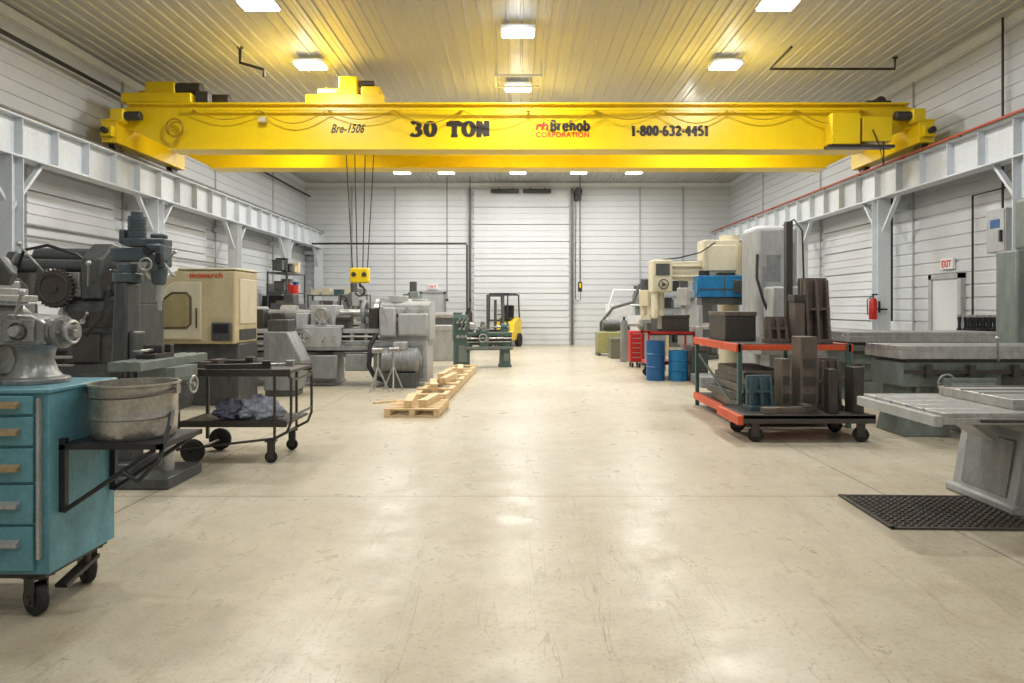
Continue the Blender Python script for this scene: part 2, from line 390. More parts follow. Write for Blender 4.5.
for i in range(10):
    x0=-6.4+i*1.32
    for k in range(8):
        t=k/8; pts.append((x0+1.32*t,13.12,GT-.14-.26*math.sin(math.pi*t)*(1 if i%2 else .7)))
mesh('festoon_cable',yellowd,[TU(pts,.011,6)],cr)
each('hose_coil',yellowd,[TO((-6.75,13.12,4.98),.17,.02),TO((-6.7,13.08,4.93),.15,.02)],cr)
mesh('limit_switch_box',cream,[BB(-5.12,-4.98,13.14,13.27,5.10,5.20)],cr)
each('control_panel',yellow,[BB(6.1,6.65,12.95,13.25,4.62,5.22),BB(6.72,7.3,13.0,13.25,4.68,5.16)],cr,bevel=.01)
mesh('panel_bracket',darksteel,[BB(6.05,7.35,13.0,13.2,4.56,4.62)],cr)
mesh('panel_conduit',darksteel,[TU([(6.9,12.97,4.9),(7.0,12.9,4.55),(7.1,12.95,4.2),(7.18,13.1,4.75)],.015,6)],cr)
mesh('brake_unit',darksteel,[CY((7.35,13.5,5.62),(7.35,13.9,5.62),.1),BB(7.0,7.5,13.4,13.6,5.5,5.6)],cr,bevel=.01)
tx0,tx1=-4.27,-2.7
mesh('trolley_frame',yellow,[BB(tx0,tx1,13.4,13.52,5.55,5.72),BB(tx0,tx1,15.18,15.3,5.55,5.72),BB(tx0+.05,tx0+.2,13.5,15.2,5.57,5.68),BB(tx1-.2,tx1-.05,13.5,15.2,5.57,5.68),BB(tx0+.2,tx1-.2,13.45,13.75,5.62,5.66)],cr)
mesh('rope_drum',darksteel,[CY((tx0+.25,14.3,5.85),(tx1-.3,14.3,5.85),.2)]+[TO((tx0+.3+i*.06,14.3,5.85),.2,.012,'x') for i in range(15)],cr)
mesh('hoist_gearbox',yellow,[BB(-3.66,-3.27,13.6,14.1,5.66,6.16)],cr,bevel=.03)
mesh('hoist_control_box',yellow,[BB(-3.2,-2.82,13.6,14.0,5.66,5.95)],cr,bevel=.02)
mesh('hoist_motor',yellow,[CY((-4.1,13.8,5.82),(-3.7,13.8,5.82),.13)]+[TO((-4.06+i*.06,13.8,5.82),.13,.01,'x') for i in range(6)],cr)
mesh('hoist_brake',darksteel,[CY((-3.25,13.7,6.02),(-2.95,13.7,6.02),.07)],cr)
ax0=-7.95;ax1=-6.55
mesh('auxiliary_trolley_frame',yellow,[BB(ax0,ax1,13.35,15.35,5.55,5.74)],cr,bevel=.015)
mesh('auxiliary_hoist',yellow,[BB(-7.6,-7.0,13.6,14.3,5.74,6.05)],cr,bevel=.02)
mesh('auxiliary_motor',yellow,[CY((-7.9,14,5.86),(-7.6,14,5.86),.12)],cr)
each('auxiliary_motor',darksteel,[CY((-7.0,13.75,5.93),(-6.5,13.75,5.93),.13),CY((-6.6,14.4,5.9),(-6.2,14.4,5.9),.12),BB(-6.5,-6.25,13.45,13.65,5.55,5.8)],cr,bevel=.01)
hY=14.3; hz=Z(268,hY+CDY)-CDZ; hx=X(360,hY+CDY)
each('wire_rope',black,[CY((hx+d*2.2,hY,5.75),(hx+d,hY,hz),.011,n=6) for d in(-.16,-.06,.06,.16)],cr)
mesh('hook_block',yellow,[BB(hx-.2,hx+.2,14.2,14.4,hz-.32,hz)],cr,bevel=.03)
each('sheave',darksteel,[CY((hx+d,14.18,hz-.14),(hx+d,14.42,hz-.14),.05) for d in(-.11,.11)],cr)
hk=hz-.36
mesh('hook',darksteel,[TU([(hx,14.3,hk+.04),(hx,14.3,hk-.03)]+[(hx+.1*math.sin(a),14.3,hk-.13+.1*math.cos(a)) for a in [math.radians(q) for q in range(10,260,20)]],.025,8)],cr)
TY=13.30+CDY
def TP(u0,u1,v0,v1):
    return (X(u1,TY)-X(u0,TY),Z(v0,TY)-Z(v1,TY),((X(u0,TY)+X(u1,TY))/2,13.296,(Z(v0,TY)+Z(v1,TY))/2-CDZ))
def SF(s,u0,u1,v0,v1,m,th,tn,sl=0):
    w_,h_,l_=TP(u0,u1,v0,v1); serif('lettering',s,w_,h_,l_,m,cr,th,tn,sl)
SF('30 TON',409,490,121,137,textblk,.34,.18)
SF('1-800-632-4451',631,709,125.5,136,textblk,.28,.20)
w_,h_,l_=TP(331,365,124,133); text('lettering','Bre-1506',w_,h_,l_,textblk,cr,shear=.45,bold=.014)
SF('Brehob',550,590,120.0,131,textblk,.26,.20)
w_,h_,l_=TP(536,589,132.0,137.4); text('lettering','CORPORATION',w_,h_,l_,textred,cr,bold=.022)
SF('r',535,544,121.5,130.5,textred,.26,.26,.25)
SF('h',541,550,121.5,130.5,textred,.26,.26,.25)

# ---------------------------------------------------------------- lights
def light_fix(loc,power=95,glow=True):
    t=thing('high_bay_lamp','white rectangular high bay lamp hanging from ceiling','ceiling lamp',loc,group='high bay ceiling lamps')
    mesh('housing',white,[BB(-.3,.3,-.2,.2,.03,.09),BB(-.2,.2,-.1,.1,.09,.15)],t)
    each('hanger_rod',white,[CY((-.22,0,.09),(-.22,0,ZC-loc[2]+.03),.008,n=6),CY((.22,0,.09),(.22,0,ZC-loc[2]+.03),.008,n=6)],t)
    mesh('lens',lens_m,[BB(-.28,.28,-.18,.18,0,.03)],t)
    ld=bpy.data.lights.new('lamp_light','AREA'); ld.shape='RECTANGLE'; ld.size=.55; ld.size_y=.35; ld.energy=power; ld.color=(1,.98,.945)
    lo=bpy.data.objects.new('lamp_light',ld); C.objects.link(lo); lo.parent=t; lo.location=(0,0,-.02)
    if glow:
        ld=bpy.data.lights.new('ceiling_glow_fill','POINT'); ld.shadow_soft_size=.12; ld.energy=4.5; ld.color=(1,.99,.96)  # extra point light, added only to brighten the ceiling around the fixture
        lo=bpy.data.objects.new('ceiling_glow_fill',ld); C.objects.link(lo); lo.parent=t; lo.location=(0,-.36,-.08)
    return t
for yy in (-3,1.5,6,11.16,13.97,17.3,20.7,25.0):
    for s in(-1,1): light_fix((s*4.2,yy,6.38),150 if 7<yy<22 else 110 if yy>22 else 100 if yy>5 else 55,yy>5)
for yy in (0,6.5,12.3,15.4,19,22.5,25.0): light_fix((0,yy,6.38),110 if yy>22 else 150 if yy>7 else 85 if yy>5 else 55,yy>5)
for xx in(-2.6,2.2): light_fix((xx,25.0,6.38),45,True)
fr=thing('ceiling_hanger_frame','white rectangular steel hanger frame below the ceiling','frame',(0,14.3,6.3))
mesh('frame_rail',white,[BB(-.5,.5,-.02,.02,0,.04),BB(-.5,.5,.7,.74,0,.04),BB(-.5,-.46,0,.72,0,.04),BB(.46,.5,0,.72,0,.04)],fr)
each('hanger_rod',white,[CY((x,y,.04),(x,y,.33),.01,n=6) for x in(-.48,.48) for y in(0,.72)],fr)
def pipe(label,pts,r=.025,name='ceiling_pipe',cat='pipe',m=grime):
    t=thing(name,label,cat,pts[0])
    p0=Vector(pts[0]); mesh('tube',m,[TU([Vector(p)-p0 for p in pts],r,8)],t)
    mesh('flange',m,[CY((0,0,0),(Vector(pts[1])-p0).normalized()*.03,r*2)],t)
    return t
pipe('dark gas pipe stub hanging below ceiling',[(X(240,13.5),13.5,ZC),(X(240,13.5),13.5,6.3),(X(262,13.5),13.6,6.2),(X(262,13.5),13.6,6.05)],.03)
pipe('dark conduit running along the ceiling',[(X(895,14),14,ZC-.02),(X(895,14),14,6.35),(X(770,14),14,6.35),(X(770,14),12.9,6.38)],.025)
pipe('dark pipe along the top of side wall',[(-8.4,11,ZC),(-8.4,11,6.0),(-8.4,27.8,6.0)],.04)
pipe('dark bent air pipe crossing in front of end wall',[(-8.5,26.5,3.97),(-8.45,26.5,3.97),(X(466,26.5),26.5,3.97),(X(467,26.5),26.5,3.9),(X(467,26.5),26.5,0)],.035,'air_pipe')
pipe('thin grey conduit running along side wall',[(-8.5,11,2.95),(-8.5,11.2,2.95),(-8.5,15.5,2.95),(-8.5,15.5,.9)],.025,'wall_conduit',m=grey)
pipe('pair of grey air lines along side wall',[(-8.45,9.5,2.75),(-8.45,9.7,2.75),(-8.45,20.5,2.75),(-8.45,20.5,.9)],.02,'wall_conduit',m=grey)
pipe('thin dark conduit running down side wall',[(8.5,11.0,3.6),(8.5,11.1,3.6),(8.5,12.9,3.6),(8.5,12.9,.9)],.02,'wall_conduit')
pipe('dark conduit dropping beside overhead door',[(8.5,15.6,4.6),(8.5,15.7,4.6),(8.5,15.7,1.2)],.03,'wall_conduit')
for u0,u1 in((491,519),(523,551)):
    t=thing('door_operator_box','long dark housing mounted above the overhead door','door opener',(X((u0+u1)/2,27.8),27.75,6.2))
    w=(u1-u0)*27.8/F
    mesh('housing',black,[BB(-w/2,w/2,-.12,.1,-.07,.07)],t,bevel=.02)
    each('bracket',grime,[BB(-w/4,-w/4+.05,-.05,.25,.07,.12),BB(w/4,w/4+.05,-.05,.25,.07,.12)],t)
t=thing('door_motor','dark door motor with long hand chain on wall','motor',(X(578,27.7),27.7,Z(192,27.7)))
mesh('motor_body',black,[CY((0,-.2,0),(0,.28,0),.16),BB(-.13,.13,-.05,.25,-.3,.05)],t)
mesh('hand_chain',grime,[TU([(-.08,0,-.1),(-.1,0,-4.3),(0,0,-4.4),(.1,0,-4.3),(.08,0,-.1)],.015,6)],t)
for u,vb in((447,300),(470,300)):
    t=thing('hanging_chain','thin dark chain hanging beside the end wall','chain',(X(u,26.8),26.8,ZC))
    mesh('chain',grime,[CY((0,0,.02),(0,0,Z(vb,26.8)-ZC),.018,n=6)],t)
    mesh('end_weight',grime,[SP((0,0,Z(vb,26.8)-ZC),.06)],t)
t=thing('pendant_control','black hanging pendant control on dark cable','pendant',(X(580,24),24,ZC))
mesh('cable',grime,[CY((0,0,.02),(0,0,-4.2),.02,n=6)],t); mesh('pendant',black,[BB(-.07,.07,-.06,.06,-4.55,-4.2)],t,bevel=.02); mesh('strap',yellow,[BB(-.03,.03,-.07,-.06,-4.4,-4.25)],t)

# ================================================================ LEFT FOREGROUND
def caster(parent,x,y,r,topz,rz=0,w=.04,m=None):
    mesh('caster_wheel',rubber,[LA([(.01,-w/2),(r*.9,-w/2),(r,-w/2+.008),(r,w/2-.008),(r*.9,w/2),(.01,w/2)],(0,0,r),'x',24)],parent,(x,y,0),(0,0,rz))
    mesh('caster_fork',m or steel,[BB(-w/2-.012,-w/2-.004,-r*.5,r*.5,r*.7,topz-.01),BB(w/2+.004,w/2+.012,-r*.5,r*.5,r*.7,topz-.01),BB(-w/2-.03,w/2+.03,-r*.8,r*.8,topz-.012,topz),CY((-w/2-.02,0,r),(w/2+.02,0,r),r*.28,n=12)],parent,(x,y,0),(0,0,rz))
tc=thing('tool_cabinet','blue steel drawer tool cabinet on black casters','tool cabinet',(-2.72,3.58,0))
mesh('body',blue,[BB(-.47,.47,-.27,.27,.22,1.09),BB(-.48,.48,-.285,.285,1.09,1.112)],tc,bevel=.006)
zs=[1.085,.985,.835,.66,.46,.235]
for i in range(5):
    dr=mesh('drawer',blue,[BB(-.44,.405,-.288,-.27,zs[i+1]+.008,zs[i]-.006)],tc,bevel=.004)
    zz=[1.036,.907,.735,.56,.376][i]
    mesh('handle',handle_m if i<3 else steel,[EX([(-.288,zz-.016),(-.318,zz-.012),(-.318,zz+.004),(-.288,zz+.018)],'x',-.38,.345)],dr)
mesh('lock_bar',steel,[BB(.425,.44,-.298,-.27,.3,1.07)],tc,bevel=.003)
for x,y in((.36,-.2),(.36,.2),(-.36,-.2),(-.36,.2)): caster(tc,x,y,.078,.2,62 if y<0 else 50,.05,darksteel)
mesh('undercarriage',darksteel,[BB(-.44,.44,-.25,.25,.195,.222)],tc)
mesh('brake_pedal',darksteel,[B(.42,.03,.13,.06,.28,.02,rx=12),CY((.42,.1,.15),(.42,.1,.2),.02)],tc)
mesh('side_shelf',black,[BB(.47,.50,-.20,-.17,.5,.86),BB(.47,.50,.22,.25,.5,.86),BB(.47,.97,-.2,-.175,.805,.83),BB(.47,.97,.22,.245,.805,.83),BB(.945,.97,-.2,.245,.805,.83),BB(.47,.96,-.19,.23,.822,.832),
     CY((.485,-.185,.5),(.93,-.185,.8),.012,n=8),CY((.485,.235,.5),(.93,.235,.8),.012,n=8)],tc,label='black steel side shelf with diagonal braces')
mesh('hose',black,[TU([(.7,.2,.86),(.88,.1,.98),(.96,-.1,.9),(.96,-.2,.75),(.88,-.24,.66),(.8,-.22,.7)],.012,8)],tc)
bk=thing('steel_bucket','dented galvanized steel bucket with wire handle on side shelf','bucket',(-2.015,3.63,.832))
def dent(prof,c,n=48):
    base=LA(prof,c,'z',n)
    def f(bm):
        k=len(bm.verts); base(bm); bm.verts.ensure_lookup_table()
        for v in list(bm.verts)[k:]:
            if .02<v.co.z<.25:
                q=1+.035*noise.noise(Vector((v.co.x*9,v.co.y*9,v.co.z*7)))
                v.co.x*=q; v.co.y*=q
    return f
mesh('pail',galv,[dent([(0,0),(.19,0),(.20,.015),(.202,.05),(.203,.10),(.207,.105),(.207,.112),(.204,.118),(.206,.16),(.208,.21),(.211,.265),(.220,.27),(.220,.28),(.205,.28),(.195,.03),(0,.03)],(0,0,0))],bk)
mesh('handle',darksteel,[TU([(.218,0,.25)]+[(.222*math.cos(a),-.25*math.sin(a),.24-.02*math.sin(a)) for a in [math.radians(q) for q in range(5,176,10)]]+[(-.218,0,.25)],.005,6)],bk)
each('handle_lug',galv,[BB(.21,.23,-.02,.02,.22,.265),BB(-.23,-.21,-.02,.02,.22,.265)],bk)
gm=thing('tool_grinder','worn grey cast iron tool grinder standing on cabinet top','machine',(-2.66,3.6,1.112))
mesh('foot',cast,[LA([(.16,0),(.16,.025),(.125,.035),(.105,.06),(.085,.12),(.095,.17),(.12,.20),(0,.21)],(.14,0,0)),BB(-.42,.05,-.16,.16,0,.035)],gm,bevel=.004)
mesh('casting',cast,[EX([(-.42,.035),(-.06,.035),(.0,.12),(.02,.2),(.24,.2),(.26,.23),(.26,.31),(.20,.35),(.05,.36),(.0,.40),(-.42,.42)],'y',-.11,.12),BB(.06,.22,-.125,-.11,.215,.33),EX([(-.42,.06),(-.2,.06),(-.12,.18),(-.42,.18)],'y',-.14,-.11)],gm,bevel=.01,seg=2)
mesh('spindle_housing',cast,[CY((.24,-.03,.27),(.30,-.05,.265),.07,.062),LA([(.05,0),(.078,.0),(.085,.015),(.085,.03),(.05,.035),(.05,.05),(0,.05)],(.30,-.05,.265),'x')]+[CY((.32,-.05+.066*math.cos(a),.265+.066*math.sin(a)),(.345,-.05+.066*math.cos(a),.265+.066*math.sin(a)),.009,n=8) for a in [k*math.pi/3 for k in range(6)]],gm)
mesh('dial',steel,[TO((.37,-.05,.265),.055,.009,'x'),CY((.35,-.05,.265),(.39,-.05,.265),.028),CY((.35,-.05,.265),(.36,-.05,.265),.05)],gm)
mesh('crank_handle',steel,[CY((.385,-.05,.265),(.395,-.11,.29),.008,n=8),CY((.395,-.11,.29),(.44,-.12,.295),.012,n=10)],gm)
mesh('upper_slide',steel,[BB(-.42,.06,-.14,.14,.42,.455),BB(-.4,.03,-.11,.11,.455,.49),BB(-.38,.0,-.09,.09,.49,.53)],gm,bevel=.004)
mesh('motor',grey,[CY((-.42,.02,.60),(-.06,.02,.59),.075),LA([(.075,0),(.07,.02),(.045,.04),(.02,.045),(.02,.08),(0,.08)],(-.06,.02,.59),'x')]+[TO((-.36+i*.04,.02,.597),.076,.005,'x') for i in range(7)],gm,bevel=.003)
mesh('belt_guard',darkmach,[EX([(-.12,.52),(.1,.5),(.13,.56),(.05,.66),(-.12,.68)],'y',-.15,-.1)],gm,bevel=.01)
each('lever',steel,[[CY((.0,-.15,.3),(-.1,-.2,.48),.01,n=8),SP((-.1,-.2,.49),.022)],[CY((.12,-.12,.34),(.2,-.18,.46),.008,n=8),SP((.2,-.18,.465),.018)]],gm)
mesh('cover_plate',steel,[BB(-.2,.0,-.122,-.11,.22,.36)]+[CY((x,-.12,z),(x,-.13,z),.009,n=8) for x in(-.18,-.02) for z in(.24,.34)],gm,bevel=.003)
each('adjusting_knob',steel,[CY((-.1,-.12,.29),(-.1,-.17,.29),.032),CY((.14,-.125,.27),(.14,-.16,.27),.026),CY((-.34,-.14,.12),(-.34,-.19,.12),.045),CY((.0,-.11,.16),(.0,-.15,.16),.02)],gm)
mesh('scale_ring',darksteel,[TO((.14,-.13,.27),.042,.005),TO((-.34,-.145,.12),.055,.006)],gm)

def panel(parent,x0,x1,z0,z1,y,m,sgn=-1):
    ya,yb=(y-.012,y) if sgn<0 else (y,y+.012)
    return mesh('access_panel',m,[BB(x0,x1,ya,yb,z0,z1)]+[CY((x,ya if sgn<0 else yb,z),(x,(ya-.008) if sgn<0 else yb+.008,z),.012,n=6) for x in(x0+.03,x1-.03) for z in(z0+.03,z1-.03)],parent,bevel=.003)
def lathe(label,L,W,Hh,m,loc,rz=0,head=1,dk=darkmach,name='engine_lathe',ctr=.22,recess=darksteel,knobs=True):
    t=thing(name,label,'lathe',loc,rz)
    s=head; bz=Hh*.72
    x0,x1=-L/2,L/2
    def xr(a,b):
        p=x0+(x1-x0)*a;q=x0+(x1-x0)*b
        if s<0: p,q=-p,-q
        return min(p,q),max(p,q)
    a,b=xr(.02,.80)
    nr=max(5,int(L*3))
    mesh('bed',m,[BB(a,b,-W*.26,W*.26,bz-.28,bz-.05),BB(a,b,-W*.33,-W*.22,bz-.07,bz),BB(a,b,W*.22,W*.33,bz-.07,bz),BB(a,b,-W*.32,-W*.26,bz-.30,bz-.25)]+
         [BB(a+(b-a)*(i+.5)/nr-.03,a+(b-a)*(i+.5)/nr+.03,-W*.32,-W*.26,bz-.27,bz-.05) for i in range(nr)],t,bevel=.006)
    mesh('bed_recess',recess,[BB(a+.02,b-.02,-W*.265,-W*.26,bz-.25,bz-.07)],t)
    each('bed_way',steel,[BB(a,b,-W*.30,-W*.24,bz,bz+.02),BB(a,b,W*.24,W*.30,bz,bz+.02)],t)
    mesh('chip_tray',dk,[BB(a,b,-W*.5,W*.45,bz-.42,bz-.39),BB(a,b,-W*.5,-W*.48,bz-.42,bz-.33)],t)
    peds=[xr(.04,.20)]+([xr(.42,.56)] if L>2.5 else [])
    for p,q in peds:
        mesh('pedestal',m,[EX([(p,0),(q,0),(q-.03,bz-.28),(p+.03,bz-.28)],'y',-W*.34,W*.34),BB(p-.02,q+.02,-W*.37,W*.37,0,.06)],t,bevel=.012)
        panel(t,p+.06,q-.06,.15,bz-.5,-W*.34,dk)
    p,q=xr(.74,.99)
    mesh('pedestal',m,[EX([(p,0),(q,0),(q-.01,bz-.2),(p+.01,bz-.2)],'y',-W*.4,W*.4),BB(p,q,-W*.44,W*.44,0,.08)],t,bevel=.015)
    panel(t,p+.08,q-.08,.15,bz-.3,-W*.4,dk)
    p,q=xr(.77,1.0)
    hs=mesh('headstock',m,[BB(p,q,-W*.38,W*.38,bz-.2,Hh+.05),EX([(-W*.38,Hh+.05),(W*.38,Hh+.05),(W*.28,Hh+.13),(-W*.28,Hh+.13)],'x',p,q),BB(p+(q-p)*.08,p+(q-p)*.92,-W*.40,-W*.38,Hh-.28,Hh+.0)],t,bevel=.02)
    kl=((.2,.06),(.5,.06),(.8,.06),(.35,.22),(.65,.22)) if knobs else ((.3,.15),)
    each('gear_knob',steel,[[CY((p+(q-p)*f,-W*.40,Hh-dz),(p+(q-p)*f,-W*.40-.05,Hh-dz),.03),CY((p+(q-p)*f,-W*.44,Hh-dz),(p+(q-p)*f+.06,-W*.46,Hh-dz+.09),.01,n=6),SP((p+(q-p)*f+.06,-W*.46,Hh-dz+.09),.018,8)] for f,dz in kl],hs)
    mesh('speed_plate',black,[BB(p+(q-p)*.3,p+(q-p)*.7,-W*.40-.006,-W*.40,Hh-.19,Hh-.12)],hs)
    if knobs: each('gearbox_dial',steel,[CY((p+(q-p)*f,-W*.38,bz-.08),(p+(q-p)*f,-W*.38-.04,bz-.08),.04) for f in(.25,.55,.82)],hs)
    cz=bz+ctr
    hx=xr(.77,.77)[0]; d=-1 if s>0 else 1
    mesh('chuck',steel,[CY((hx,0,cz),(hx+d*.05,0,cz),ctr*.55),CY((hx+d*.05,0,cz),(hx+d*.16,0,cz),ctr*.85,n=28)]+[B(hx+d*.18,math.cos(k)*ctr*.45,cz+math.sin(k)*ctr*.45,.06,.05,.05) for k in(.5,2.6,4.7)],t,bevel=.005)
    p,q=xr(.42,.60)
    ca=mesh('carriage',m,[BB(p,q,-W*.45,W*.38,bz+.02,bz+.09),BB(p+.02,q-.02,-W*.5,-W*.36,bz-.33,bz+.05)],t,bevel=.01)
    c=(p+q)/2
    mesh('cross_slide',dk,[BB(c-.08,c+.08,-W*.42,W*.3,bz+.09,bz+.15),BB(c-.06,c+.1,-W*.2,W*.02,bz+.15,bz+.21),BB(c-.05,c+.05,-W*.16,-W*.02,bz+.21,bz+.29)],ca,bevel=.006)
    each('handwheel',steel,[[TO((p+.1,-W*.56,bz-.12),.10,.013),CY((p+.1,-W*.5,bz-.12),(p+.1,-W*.57,bz-.12),.025),CY((p+.0,-W*.56,bz-.12),(p+.2,-W*.56,bz-.12),.009,n=6),CY((p+.19,-W*.56,bz-.12),(p+.19,-W*.63,bz-.12),.012,n=8)],
         [TO((c,-W*.46,bz+.13),.06,.009),CY((c,-W*.42,bz+.13),(c,-W*.47,bz+.13),.015)]],ca)
    each('apron_lever',steel,[[CY((p+(q-p)*f,-W*.5,bz-.2),(p+(q-p)*f,-W*.54,bz-.2),.02),CY((p+(q-p)*f,-W*.54,bz-.2),(p+(q-p)*f+.05,-W*.55,bz-.11),.009,n=6),SP((p+(q-p)*f+.05,-W*.55,bz-.11),.017,8)] for f in(.55,.8)],ca)
    p,q=xr(.08,.19)
    mesh('tailstock',m,[BB(p,q,-W*.3,W*.3,bz+.02,bz+.10),EX([(p+.02,bz+.1),(q-.02,bz+.1),(q-.06,cz-.04),(p+.06,cz-.04)],'y',-W*.17,W*.17),CY((p+.01,0,cz),(q-.01,0,cz),.085)],t,bevel=.01)
    e1=xr(.19,.19)[0]; e0=xr(.05,.05)[0]
    mesh('quill',steel,[CY((e1,0,cz),(e1-d*.12,0,cz),.03),CY((e1-d*.12,0,cz),(e1-d*.2,0,cz),.03,.003)],t)
    mesh('tailstock_wheel',steel,[TO((e0,0,cz),.1,.012,'x'),CY((e0,0,cz),(p if s>0 else q,0,cz),.02),CY((e0,-.1,cz),(e0,.1,cz),.009,n=6),CY((e0,0,cz-.1),(e0,0,cz+.1),.009,n=6)],t)
    a,b=xr(.04,.80)
    each('lead_screw',steel,[CY((a,-W*.40,bz-.13),(b,-W*.40,bz-.13),.02,n=10),CY((a,-W*.40,bz-.22),(b,-W*.40,bz-.22),.014,n=10)],t)
    return t
lt=lathe('large dark engine lathe with exposed gearing',3.0,1.0,1.5,darkmach,(-5.85,8.1,0),0,1,ctr=.28,knobs=False)
mesh('gear_train',darksteel,[GEAR((.72,-.45,1.72),.22,.06,28),GEAR((1.36,-.46,1.80),.13,.05,18),CY((.72,-.5,1.72),(.72,-.3,1.72),.05),CY((1.36,-.5,1.80),(1.36,-.3,1.80),.03),TO((.72,-.485,1.72),.16,.012)],lt,label='dark exposed gears on headstock')
mesh('overarm',darkmach,[CY((-.3,-.15,2.0),(1.45,-.15,1.96),.08),CY((.1,.15,2.12),(1.4,.15,2.1),.10),EX([(-.3,1.6),(.25,1.6),(.2,2.12),(-.2,2.15),(-.3,2.0)],'x',.0,.12),EX([(-.36,1.6),(.25,1.6),(.2,1.95),(-.3,1.95)],'x',.40,.62),EX([(-.38,1.6),(.25,1.6),(.2,2.2),(-.15,2.24),(-.38,2.05)],'x',.95,1.2),EX([(-.3,1.6),(.25,1.6),(.2,1.85),(-.3,1.9)],'x',1.3,1.5)],lt,bevel=.02)
mesh('spindle_nose',cast,[CY((1.45,-.15,1.96),(1.62,-.15,1.96),.13),CY((1.62,-.15,1.96),(1.7,-.15,1.96),.06),BB(.62,.95,-.40,-.30,1.72,1.9)],lt,bevel=.008)
each('shifter_lever',steel,[[CY((.5,-.3,1.9),(.35,-.5,2.2),.012,n=8),SP((.35,-.5,2.21),.03,8)],[CY((1.05,-.4,1.75),(1.15,-.55,1.98),.012,n=8),SP((1.15,-.55,1.99),.03,8)]],lt)
mesh('guard',grey,[EX([(-.45,1.3),(-.1,1.3),(-.1,1.75),(-.25,1.85),(-.45,1.75)],'x',-.1,.18),BB(.2,.5,-.47,-.40,1.35,1.55)],lt,bevel=.02)
each('hose',black,[TU([(.1,-.2,1.9),(.3,-.35,2.15),(.6,-.4,2.2),(.9,-.35,2.1),(1.1,-.3,1.9)],.018,8),TU([(1.2,-.35,1.9),(1.35,-.5,1.7),(1.3,-.55,1.4),(1.1,-.52,1.2)],.02,8)],lt)
each('front_cover',darksteel,[BB(.85,1.42,-.42,-.40,1.28,1.46),BB(.9,1.2,-.44,-.41,.9,1.2)],lt,bevel=.01)
lathe('dark engine lathe with grey headstock',3.0,1.0,1.5,darkmach,(-7.0,9.75,0),0,1,dk=grey,ctr=.28,knobs=False)

# turret mill
tm=thing('turret_milling_machine','blue grey vertical turret milling machine with tilted head','milling machine',(-3.33,5.98,0))
mesh('base',darkmach,[BB(-.38,.45,-.3,.32,0,.10),BB(-.36,.1,-.24,.24,.1,.2)],tm,bevel=.015)
mesh('elevating_screw',steel,[CY((.3,0,.1),(.3,0,.62),.05)],tm)
mesh('column',darkmach,[EX([(-.26,.1),(.04,.1),(.0,1.0),(.0,1.72),(-.11,1.72),(-.14,1.0)],'y',-.11,.11),BB(.0,.06,-.09,.09,.3,1.3)],tm,bevel=.02)
panel(tm,-.14,-.03,.5,.95,-.11,darksteel)
mesh('turret',bgrey,[CY((-.05,0,1.72),(-.05,0,1.80),.12),CY((-.05,0,1.80),(-.05,0,1.88),.085)],tm,bevel=.01)
mesh('ram',bgrey,[EX([(-.18,1.9),(.12,1.9),(.16,1.98),(.1,2.02),(-.18,2.02)],'y',-.06,.06),CY((.1,0,1.96),(.18,0,1.96),.08)],tm,bevel=.02)
hd=mesh('milling_head',bgrey,[BB(.15,.30,-.10,.08,1.85,2.05),CY((.22,0,1.70),(.22,0,1.86),.055,.075),BB(.17,.27,-.14,-.1,1.82,1.97)],tm,bevel=.02)
mesh('motor',bgrey,[CY((.03,-.0,2.1),(.03,-.0,2.29),.072),CY((.03,0,2.29),(.03,0,2.33),.05)]+[TO((.03,0,2.12+i*.028),.073,.005,'z') for i in range(6)],tm,bevel=.005)
mesh('belt_cover',bgrey,[BB(-.05,.3,-.08,.08,2.03,2.10),CY((.22,0,2.10),(.22,0,2.14),.07),BB(-.10,-.05,-.06,.06,2.05,2.18)],tm,bevel=.015)
mesh('quill',steel,[CY((.22,0,1.56),(.22,0,1.71),.034),CY((.22,0,1.48),(.22,0,1.56),.022)],hd)
each('feed_lever',steel,[[CY((.30,-.02,1.9),(.41,-.12,1.97),.008,n=6),SP((.42,-.13,1.975),.018,8)],[CY((.30,-.06,1.88),(.37,-.06,1.78),.008,n=6),SP((.37,-.06,1.78),.018,8)]],hd)
mesh('quill_wheel',steel,[TO((.2,-.18,1.87),.05,.008),CY((.2,-.14,1.87),(.2,-.19,1.87),.018)],hd)
mesh('speed_knob',black,[CY((.2,-.10,1.98),(.2,-.16,1.98),.035)],hd)
mesh('switch_box',black,[BB(.26,.31,-.15,-.1,1.88,1.97)],hd,bevel=.005)
mesh('knee',darkmach,[EX([(.06,.62),(.42,.62),(.46,.78),(.46,.9),(.06,.9)],'y',-.17,.17)],tm,bevel=.015)
mesh('table',ggreen,[BB(.1,.36,-.55,.62,1.0,1.07),BB(.14,.46,-.2,.2,.9,1.0)]+[BB(.12+i*.085,.165+i*.085,-.55,.62,1.07,1.075) for i in range(3)],tm,bevel=.006)
mesh('knee_crank',steel,[TO((.52,0,.84),.07,.01,'x'),CY((.46,0,.84),(.53,0,.84),.02)],tm)
vs=thing('machine_vise','small dark steel machine vise on milling table','vise',(-3.10,5.9,1.075))
mesh('vise_body',darksteel,[BB(-.08,.08,-.16,.16,0,.04),BB(-.08,.08,.1,.16,.04,.11),BB(-.08,.08,-.05,.0,.04,.11)],vs,bevel=.004)
mesh('vise_screw',steel,[CY((0,-.05,.07),(0,-.24,.07),.012,n=8),CY((-.06,-.23,.07),(.06,-.23,.07),.007,n=6)],vs)

